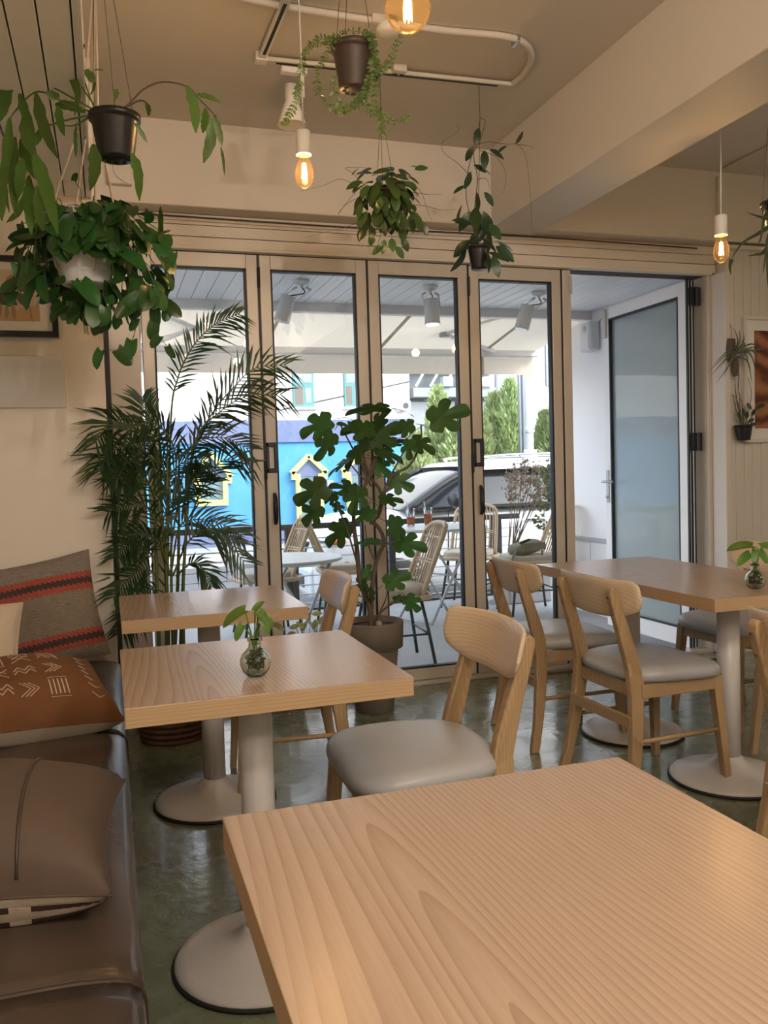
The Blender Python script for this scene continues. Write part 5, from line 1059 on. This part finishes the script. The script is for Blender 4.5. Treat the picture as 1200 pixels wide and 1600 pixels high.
RC = [('rattan chair with beige cushion just outside the third door', 1.69, 5.13, 176),
      ('rattan chair behind the drinks table, facing the cafe', 3.05, 7.0, 232),
      ('rattan chair with an olive bag on its cushion', 3.34, 6.42, 172),
      ('pale rattan chair turned left behind the bistro table', 1.12, 6.45, 184),
      ('pale rattan chair turned right, behind the fig tree stems', 1.80, 6.62, -8)]
pr = make_rattan()
for i, (lb, x, y, a) in enumerate(RC):
    o = pr if i == 0 else copy_tree(pr); o.location = (x, y, ZT); o.rotation_euler = (0, 0, R(a)); o['label'] = lb
# olive bag
b0 = Vector((3.30, 6.40, ZT+.49))
bg = thing('shoulder_bag', 'olive canvas bag lying on a rattan chair cushion', 'bag', b0, R(10))
MB().grid(lambda u, v: (.14*math.cos(2*math.pi*u)*(abs(math.cos(2*math.pi*u))**4+abs(math.sin(2*math.pi*u))**4)**-.25*math.sin(math.pi*(v*.96+.02))**.4, .10*math.sin(2*math.pi*u)*(abs(math.cos(2*math.pi*u))**4+abs(math.sin(2*math.pi*u))**4)**-.25*math.sin(math.pi*(v*.96+.02))**.4, .055-.052*math.cos(math.pi*v)+.02*math.cos(2*math.pi*u)), 26, 10, True).build('body', M['olive_canvas'], bg, smooth=True)
MB().grid(lambda u, v: (-.13+.26*u, -.105+.02*math.sin(math.pi*u)*0-.01*v, .10-.06*v), 8, 4).build('flap', M['olive_canvas'], bg, smooth=True)
MB().tube(spline([(-.12, -.05, .04), (-.22, -.12, -.02), (-.24, -.22, -.16), (-.16, -.25, -.22), (-.02, -.23, -.10), (.10, -.10, .03)], 20), .010, 6).build('strap', M['olive_canvas'], bg, smooth=True)
# iced drinks
for px, lb in ((642, 'tall glass of iced tea with a straw, left of the two drinks'), (669, 'tall glass of orange iced tea, right of the two drinks')):
    p = at(px, 823, Z=.675); p = Vector((2.36 if px == 642 else 2.545, 6.62, .675))
    q = at(px, 815, Y=6.60); g = thing('iced_drink', lb, 'drink', (q.x, 6.60, .712), 0, 'iced drinks on the bistro table')
    fl = .066 if px == 642 else .085
    MB().lathe([(.028, 0), (.030, .004), (.038, .142)], 22, cap1=False).build('glass', G_THIN, g, smooth=True)
    MB().lathe([(.027, .009), (.0285+.008*fl/.14, .009+fl)], 20).build('tea', M['iced_tea'], g, smooth=True)
    for k in range(3):
        a = k*2.1; MB().box(.010*math.cos(a)-.009, .010*math.cos(a)+.009, .010*math.sin(a)-.009, .010*math.sin(a)+.009, fl-.004+k*.012, fl+.014+k*.012).build('ice_cube', G_THIN, g, bevel=0.003)
    MB().tube([(.005, 0, .02), (-.034, .0, .20)], .0035, 6).build('straw', M['paper_white'], g, smooth=True)
# planter and dry shrub
q = at(868, 938, Z=ZT)
pl = thing('stone_planter', 'rough grey stone planter trough behind the right chairs', 'planter', (3.53, 6.98, ZT))
MB().box(-.19, .25, -.17, .17, 0, .27).build('trough', M['concrete'], pl, bevel=0.02); MB().box(-.17, .23, -.15, .15, .265, .275).build('soil', M['soil'], pl)
def scatter(mb, pts, n, rad, size, rng, droop=0.0):
    for c in pts:
        for k in range(n):
            d = Vector((rng.gauss(0, 1), rng.gauss(0, 1), rng.gauss(0, 1))); p = Vector(c)+d*rad*0.5; s = size*rng.uniform(.6, 1.3)
            a = Vector((rng.gauss(0, 1), rng.gauss(0, 1), rng.gauss(0, 1)-droop)).normalized()*s; b = a.cross(Vector((rng.gauss(0, 1), rng.gauss(0, 1), rng.gauss(0, 1)))).normalized()*s*.35
            mb.add([p-a*.5, p+b, p+a*.5, p-b], [(0, 1, 2, 3)])
rng = random.Random(3)
sh = thing('dry_shrub', 'dry brown shrub with faded flower heads in front of the car', 'shrub', (3.46, 7.0, ZT+.27))
tips = [(795, 742), (806, 730), (820, 722), (835, 728), (848, 735), (858, 728), (800, 760), (815, 752), (830, 748), (845, 760), (858, 752), (838, 775)]
st = MB(); lf = MB(); lg = MB()
for i, (px, py) in enumerate(tips):
    t_ = at(px, py, Y=6.95+.1*math.sin(i*2)); b_ = Vector((3.42+.05*math.sin(i), 7.0, ZT+.27)); m_ = b_.lerp(t_, .6)+Vector((.03*math.cos(i), .02, -.03))
    st.tube(spline([b_, m_, t_], 8), [.007-.005*k/8 for k in range(9)], 5)
    scatter(lf if px < 846 else lg, [t_, t_+Vector((.03, .02, -.03)), m_.lerp(t_, .7)], 26, .055, .035, rng)
scatter(lg, [at(850, 790, Y=6.95), at(862, 770, Y=6.95), at(842, 815, Y=6.95), at(858, 830, Y=6.95)], 40, .07, .045, rng)
st.build('stems', M['bark'], sh, smooth=True, world=True)['kind'] = 'stuff'; lf.build('dry_flower_heads', M['dry_leaf'], sh, world=True)['kind'] = 'stuff'; lg.build('leaves', M['olive_leaf'], sh, world=True)['kind'] = 'stuff'
# ------------------------------------------------------------------ parked car, front towards -X
cr = thing('white_suv', 'white sport utility car parked along the street', 'car', (4.2, 9.05, ZS))
def sect(st_, n=40, e=4.5):
    mb = MB()
    for (x, z0, z1, hw, ex) in st_:
        for j in range(n):
            a = 2*math.pi*j/n; c, s_ = math.cos(a), math.sin(a); r = (abs(c)**ex+abs(s_)**ex)**(-1/ex); mb.v.append((x, 9.05+hw*c*r, (z0+z1)/2+(z1-z0)/2*s_*r))
    for k in range(len(st_)-1):
        for j in range(n):
            a = k*n+j; b = k*n+(j+1) % n; mb.f.append((a, b, b+n, a+n))
    mb.f.append(tuple(range(n))); mb.f.append(tuple((len(st_)-1)*n+j for j in range(n))); return mb
def CP(nm, mb, mt, **k):
    o = mb.build(nm, M[mt], cr, world=True, **k); return o
o = CP('body', sect([(1.93, -.12, .38, .78, 5), (1.99, -.16, .50, .86, 5), (2.15, -.18, .62, .91, 5), (2.45, -.18, .70, .93, 5), (2.95, -.18, .765, .93, 5), (3.3, -.18, .77, .93, 6), (4.4, -.18, .76, .93, 6), (5.6, -.18, .78, .93, 6), (6.35, -.16, .80, .91, 5), (6.55, -.10, .72, .86, 5), (6.6, 0, .5, .8, 5)]), 'car_white', smooth=True); fix_normals(o)
def gh(st_, mt, nm):
    mb = MB(); n = 24
    for (x, zb, zt, wb, wt) in st_:
        for j in range(n+1):
            t = -1+2*j/n; s_ = 1 if t > 0 else -1; a = abs(t)
            if a > .55: k = (1-a)/.45; y = wb+(wt-wb)*k; z = zb+(zt-zb)*.93*k
            else: y = wt*(a/.55)**.9*1.0; z = zb+(zt-zb)*(.93+.07*(1-(a/.55)**2.5))
            mb.v.append((x, 9.05+s_*y, z))
    m_ = n+1
    for k in range(len(st_)-1):
        for j in range(n): a = k*m_+j; mb.f.append((a, a+1, a+1+m_, a+m_))
    o = CP(nm, mb, mt, smooth=True); fix_normals(o); return o
gl = gh([(2.88, .74, .76, .84, .70), (3.12, .74, .905, .86, .69), (3.45, .74, 1.10, .875, .67), (3.72, .74, 1.215, .88, .66), (5.9, .76, 1.225, .88, .65), (6.25, .76, 1.13, .86, .64), (6.5, .76, .80, .84, .66)], 'car_glass', 'windows')
gh([(3.62, 1.135, 1.195, .755, .665), (3.74, 1.15, 1.245, .765, .67), (4.4, 1.16, 1.275, .77, .67), (5.6, 1.16, 1.27, .77, .67), (6.2, 1.13, 1.20, .76, .66)], 'car_white', 'roof')
for sg in (-1, 1):
    yb, yt = 9.05+sg*.86, 9.05+sg*.70
    CP('pillar', MB().tube(spline([(2.92, yb-sg*.01, .76), (3.3, 9.05+sg*.80, 1.0), (3.66, yt+sg*.045, 1.17)], 10), .032, 8), 'car_black', smooth=True)
    for xx in (4.55, 5.45): CP('pillar', MB().bar((xx, 9.05+sg*.885, .77), (xx+.05, 9.05+sg*.75, 1.17), .07, .03, up=(1, 0, 0)), 'car_black')
    CP('window_sill', MB().bar((2.98, 9.05+sg*.895, .765), (6.2, 9.05+sg*.895, .785), .03, .03), 'car_black')
    CP('roof_rail', MB().tube(spline([(3.95, 9.05+sg*.66, 1.25), (4.1, 9.05+sg*.66, 1.30), (5.8, 9.05+sg*.66, 1.30), (6.0, 9.05+sg*.66, 1.25)], 20), .016, 8), 'chrome', smooth=True)
    mr_ = CP('mirror', MB().sphere((3.36, 9.05+sg*1.06, .85), .12, 16, 10, (.6, 1.0, .72)), 'car_black', smooth=True); MB().bar((3.4, 9.05+sg*.90, .80), (3.37, 9.05+sg*1.0, .82), .06, .05).build('mirror_arm', M['car_black'], mr_, world=True)
    MB().sphere((3.33, 9.05+sg*1.065, .86), .115, 16, 10, (.5, 1.0, .70)).build('mirror_cap', M['car_black'], mr_, world=True, smooth=True)
    hl = CP('headlight', MB().sphere((2.06, 9.05+sg*.72, .50), .16, 16, 10, (.62, 1.25, .42)), 'chrome', smooth=True)
    MB().sphere((2.16, 9.05+sg*.80, .475), .13, 14, 8, (1.0, .95, .36)).build('turn_signal', M['amber'], hl, world=True, smooth=True)
    for wx in (2.72, 5.55):
        yy = 9.05+sg*.80; wh = CP('wheel', MB().lathe([(.22, -.11), (.35, -.11), (.37, -.07), (.37, .07), (.35, .11), (.22, .11)], 32), 'rubber', smooth=True)
        wh.data.transform(Matrix.Translation(Vector((wx, yy+sg*.06, ZS+.37))-off(cr)) @ Matrix.Rotation(R(90), 4, 'X') @ Matrix.Translation(off(cr)))
        rm = MB().lathe([(.0, -.10), (.05, -.115), (.22, -.10), (.225, .10), (.05, .115), (0, .10)], 20).build('rim', M['chrome'], wh); rm.data.transform(Matrix.Translation(Vector((wx, yy+sg*.06, ZS+.37))-off(cr)) @ Matrix.Rotation(R(90), 4, 'X'))
CP('grille', MB().box(1.915, 1.975, 8.62, 9.48, .26, .46), 'car_black', bevel=0.02)
for k in range(4): CP('grille_bar', MB().box(1.905, 1.93, 8.64, 9.46, .28+k*.045, .30+k*.045), 'chrome')
CP('bumper', MB().box(1.89, 2.02, 8.35, 9.75, -.10, .22), 'car_white', bevel=0.05, seg=3); CP('lower_intake', MB().box(1.88, 1.92, 8.6, 9.5, -.02, .12), 'car_black', bevel=0.02)
CP('number_plate', MB().box(1.875, 1.89, 8.86, 9.24, .14, .24), 'paper_white', bevel=0.003)
for x_ in (3.30, 4.40, 5.30): CP('door_gap', MB().bar((x_, 8.115, -.05), (x_+.02, 8.118, .74), .008, .008), 'car_black')
for x_ in (4.2, 5.1): CP('door_handle', MB().box(x_, x_+.2, 8.10, 8.125, .60, .63), 'chrome', bevel=0.008)
# ------------------------------------------------------------------ buildings across the street
YF = 18.0
bb = thing('blue_house', 'blue rendered house with yellow house shaped window frames', 'building', (0, YF, ZS))
zb0, zb1 = 1.83, 2.30
BP = lambda nm, mb, mt, **k: mb.build(nm, M[mt], bb, world=True, **k)
XE = at(642, 690, Y=YF).x
BP('lower_wall', MB().box(-14, XE, YF, YF+7, ZS, zb0), 'blue_wall'); BP('band', MB().box(-14, XE, YF-.06, YF+7, zb0, zb1), 'lavender'); BP('upper_wall', MB().box(-14, XE, YF, YF+7, zb1, 6.2), 'stucco_white')
BP('plinth', MB().box(-14, XE, YF-.05, YF, ZS, ZS+.4), 'lavender')
def house_window(x0, x1, z0, zs, za, tr_=.10):
    cx = (x0+x1)/2; e = .09
    f = BP('window_frame', MB().bar((x0+tr_/2, YF-.06, z0), (x0+tr_/2, YF-.06, zs), tr_, .12, up=(0, 1, 0)).bar((x1-tr_/2, YF-.06, z0), (x1-tr_/2, YF-.06, zs), tr_, .12, up=(0, 1, 0)).bar((x0-e, YF-.06, zs+.02), (cx, YF-.06, za), tr_, .12, up=(0, 1, 0)).bar((x1+e, YF-.06, zs+.02), (cx, YF-.06, za), tr_, .12, up=(0, 1, 0)).bar((x0-e+.05, YF-.06, zs-.12), (x0-e+.05, YF-.06, zs+.06), tr_, .12, up=(0, 1, 0)).bar((x1+e-.05, YF-.06, zs-.12), (x1+e-.05, YF-.06, zs+.06), tr_, .12, up=(0, 1, 0)).bar((x0, YF-.06, z0), (x1, YF-.06, z0), tr_, .12), 'yellow_trim')
    o = MB().prism([(x0, zs-.06), (x1, zs-.06), (x1+.02, zs+.02), (cx, za-.03), (x0-.02, zs+.02)], lambda x, z: (x, YF-.04, z), lambda x, z: (x, YF+.02, z)).build('gable', M['lavender'], f, world=True); fix_normals(o)
    MB().box(x0+tr_, x1-tr_, YF-.025, YF+.02, z0, zs-.05).build('pane', M['far_glass'], f, world=True)
    MB().box(cx-.02, cx+.02, YF-.04, YF-.02, z0, zs-.05).build('mullion', M['teal_frame'], f, world=True)
w0 = at(300, 787, Y=YF); house_window(at(305, 787, Y=YF).x, at(356, 787, Y=YF).x, w0.z, at(300, 748, Y=YF).z, at(325, 708, Y=YF).z)
for pa, pb, pc, xa in ((462, 504, 745, 479), (541, 583, 742, 561)):
    house_window(at(pa, 780, Y=YF).x, at(pb, 780, Y=YF).x, ZS+.5, at(pa, pc-4, Y=YF).z, at(xa, 712, Y=YF).z)
house_window(-1.6, -0.9, .3, 1.2, 1.65)
for pa, pb in ((457, 490), (537, 563), (600, 615)):
    xa, xb = at(pa, 610, Y=YF).x, at(pb, 610, Y=YF).x; z0_ = 2.57; z1_ = 3.5
    if pa == 600: continue
    f = BP('upper_window', MB().box(xa, xb, YF-.05, YF+.05, z0_, z1_), 'teal_frame', bevel=0.01)
    MB().box(xa+.05, (xa+xb)/2-.02, YF-.056, YF-.04, z0_+.06, 3.02).build('pane', M['curtain'], f, world=True); MB().box((xa+xb)/2+.04, xb-.07, YF-.056, YF-.04, z0_+.10, 2.98).build('pane', M['far_glass'], f, world=True)
    MB().box(xa+.05, xb-.05, YF-.056, YF-.04, 3.10, z1_-.05).build('pane', M['far_glass'], f, world=True); MB().box(xa-.05, xb+.05, YF-.12, YF, z0_-.05, z0_).build('sill', M['stucco_white'], f, world=True)
q = at(626, 638, Y=YF); u_ = BP('ac_unit', MB().box(q.x-.10, q.x+.12, YF-.35, YF, q.z-.08, q.z+.14), 'white_plastic', bevel=0.02); MB().cyl((q.x, YF-.352, q.z+.03), (q.x, YF-.36, q.z+.03), .07, n=14).build('fan', M['dark_steel'], u_, world=True)
q = at(332, 689, Y=YF); pl_ = BP('number_plaque', MB().box(q.x-.14, q.x+.20, YF-.03, YF, q.z-.10, q.z+.10), 'blue_plate' if 'blue_plate' in M else 'lavender')
pl_.data.materials[0] = mk('blue_plate', (.03, .08, .42), .4)
MB().tube([(q.x-.04+.05*math.cos(a*math.pi/8), YF-.034, q.z+.075*math.sin(a*math.pi/8)) for a in range(17)], .014, 6).build('numeral', M['paper_white'], pl_, world=True)
q = at(516, 757, Y=YF); BP('notice', MB().box(q.x-.06, q.x+.06, YF-.02, YF, q.z-.09, q.z+.09), 'paper_white')
BP('roof_edge', MB().box(-14.2, XE, YF-.25, YF+7, 6.2, 6.35), 'lavender')
# grey clad building
gb = thing('grey_building', 'dark grey clad building behind the conifers', 'building', (8, 19, ZS))
GX0, GX1 = XE+.16, at(768, 640, Y=18.5).x
MB().box(GX0, GX1, 18.6, 26, ZS, 8.5).build('wall', M['grey_dark'], gb, world=True)
xx = GX0
while xx < GX1-.1:
    MB().box(xx+.02, min(xx+.56, GX1), 18.5, 18.62, ZS+.2, 2.72).build('cladding_panel', M['grey_clad'], gb, world=True); xx += .58
MB().box(GX0, GX1, 18.2, 18.62, 2.80, 3.02).build('ledge', M['grey_clad'], gb, world=True, bevel=0.02)
for k in range(3): MB().box(GX0+.7+k*.5, GX0+.95+k*.5, 18.1, 18.3, 3.04, 3.26).build('floodlight', M['white_plastic'] if k else M['pole_grey'], gb, world=True, bevel=0.02)
for k in range(3):
    a = Vector((GX0+.1+k*.35, 18.3, 3.05)); MB().bar(a, a+Vector((.5, 0, .8)), .05, .05).build('brace', M['pole_grey'], gb, world=True)
MB().box(GX0, GX1, 18.45, 18.62, 3.4, 6.0).build('upper_panel', M['grey_clad'], gb, world=True)
# pale building on the right with columns
wb = thing('pale_building', 'pale grey rendered building at the far right of the street', 'building', (13, 20, ZS))
MB().box(GX1, 30, 19.5, 28, ZS, 8.5).build('wall', M['stucco_white'], wb, world=True)
for px in (767, 780): q = at(px, 650, Y=19.2); MB().cyl((q.x, 19.2, ZS), (q.x, 19.2, 6.0), .10, n=14).build('column', M['pole_grey'], wb, world=True, smooth=True)
q = at(757, 610, Y=19.45); MB().box(q.x-.10, q.x+.12, 19.42, 19.5, q.z-.25, q.z+.25).build('window', M['far_glass'], wb, world=True)
for k in range(4): MB().box(GX1+2+k*1.9, GX1+2.9+k*1.9, 19.44, 19.5, 3.2, 4.4).build('window', M['far_glass'], wb, world=True)
# utility pole
q = at(822, 700, Y=13.2)
up = thing('utility_pole', 'grey utility pole with conduits beside the conifers', 'pole', (q.x, 13.2, ZS))
MB().cyl((0, 0, 0), (0, 0, 7.5), .14, .11, 20).build('shaft', M['pole_grey'], up, smooth=True)
for dx in (-.17, -.10): MB().cyl((dx, -.12, .2), (dx, -.12, 6.0), .025, n=8).build('conduit', M['grey_clad'], up, smooth=True)
for z in (1.2, 2.2, 3.2): MB().lathe([(.16, z), (.16, z+.05)], 18).build('strap', M['chrome'], up)
MB().box(-.12, .12, -.16, -.14, 1.5, 1.9).build('notice', M['paper_white'], up)
# conifers
rng = random.Random(11)
CN = [(650, 684, 13.3, .62), (684, 612, 13.9, .58), (716, 662, 13.3, .62), (748, 652, 13.7, .60), (772, 622, 14.0, .56), (797, 600, 13.8, .52), (852, 650, 13.9, .52), (874, 610, 13.6, .56), (905, 630, 13.8, .56)]
for i, (px, py, Y_, rr) in enumerate(CN):
    t_ = at(px, py, Y=Y_); base = Vector((t_.x, Y_, ZS)); H_ = t_.z-ZS
    words = ['leftmost low green conifer beside the blue house', 'tall pale tipped green conifer above the car windscreen', 'rounded green conifer behind the car roof, left of a door stile', 'green conifer directly behind the car roof', 'green conifer in front of the grey columns', 'slender tall green conifer left of the utility pole', 'green conifer just right of the utility pole', 'green conifer near the right frame of the fourth door', 'rightmost green conifer, hidden behind the door frame']
    cn = thing('conifer_tree', words[i], 'tree', base, 0, 'conifers across the street')
    MB().cyl((0, 0, 0), (0, 0, H_*.8), .05, .02, 8).build('trunk', M['bark'], cn)
    mb = MB()
    for k in range(4200):
        v = rng.random()**.8; z = H_*(.06+.94*v); r_ = rr*(1-v)**.75*(.55+.45*math.sqrt(rng.random()))*(1+.22*math.sin(7*v*6.28+i)*math.sin(3*v+i)); a = rng.uniform(0, 6.283)
        r_ *= 1+.25*math.sin(3*a+i*2+v*9)
        p = Vector((r_*math.cos(a), r_*math.sin(a), z)); d = Vector((math.cos(a)*.55, math.sin(a)*.55, .9+rng.gauss(0, .25))).normalized()*rng.uniform(.08, .20); s_ = d.cross(Vector((rng.gauss(0, 1), rng.gauss(0, 1), rng.gauss(0, 1)))).normalized()*.026
        mb.add([p-s_*.3, p+d*.55+s_, p+d, p+d*.55-s_], [(0, 1, 2, 3)])
    mb.build('foliage', M['conifer'], cn)['kind'] = 'stuff'
# overhead wire fixed to the blue house front
w0, w1 = at(440, 640, Y=YF-.02), at(640, 596, Y=YF-.02)
BP('cable', MB().tube([w0, w1], .012, 5), 'dark_steel', smooth=True)
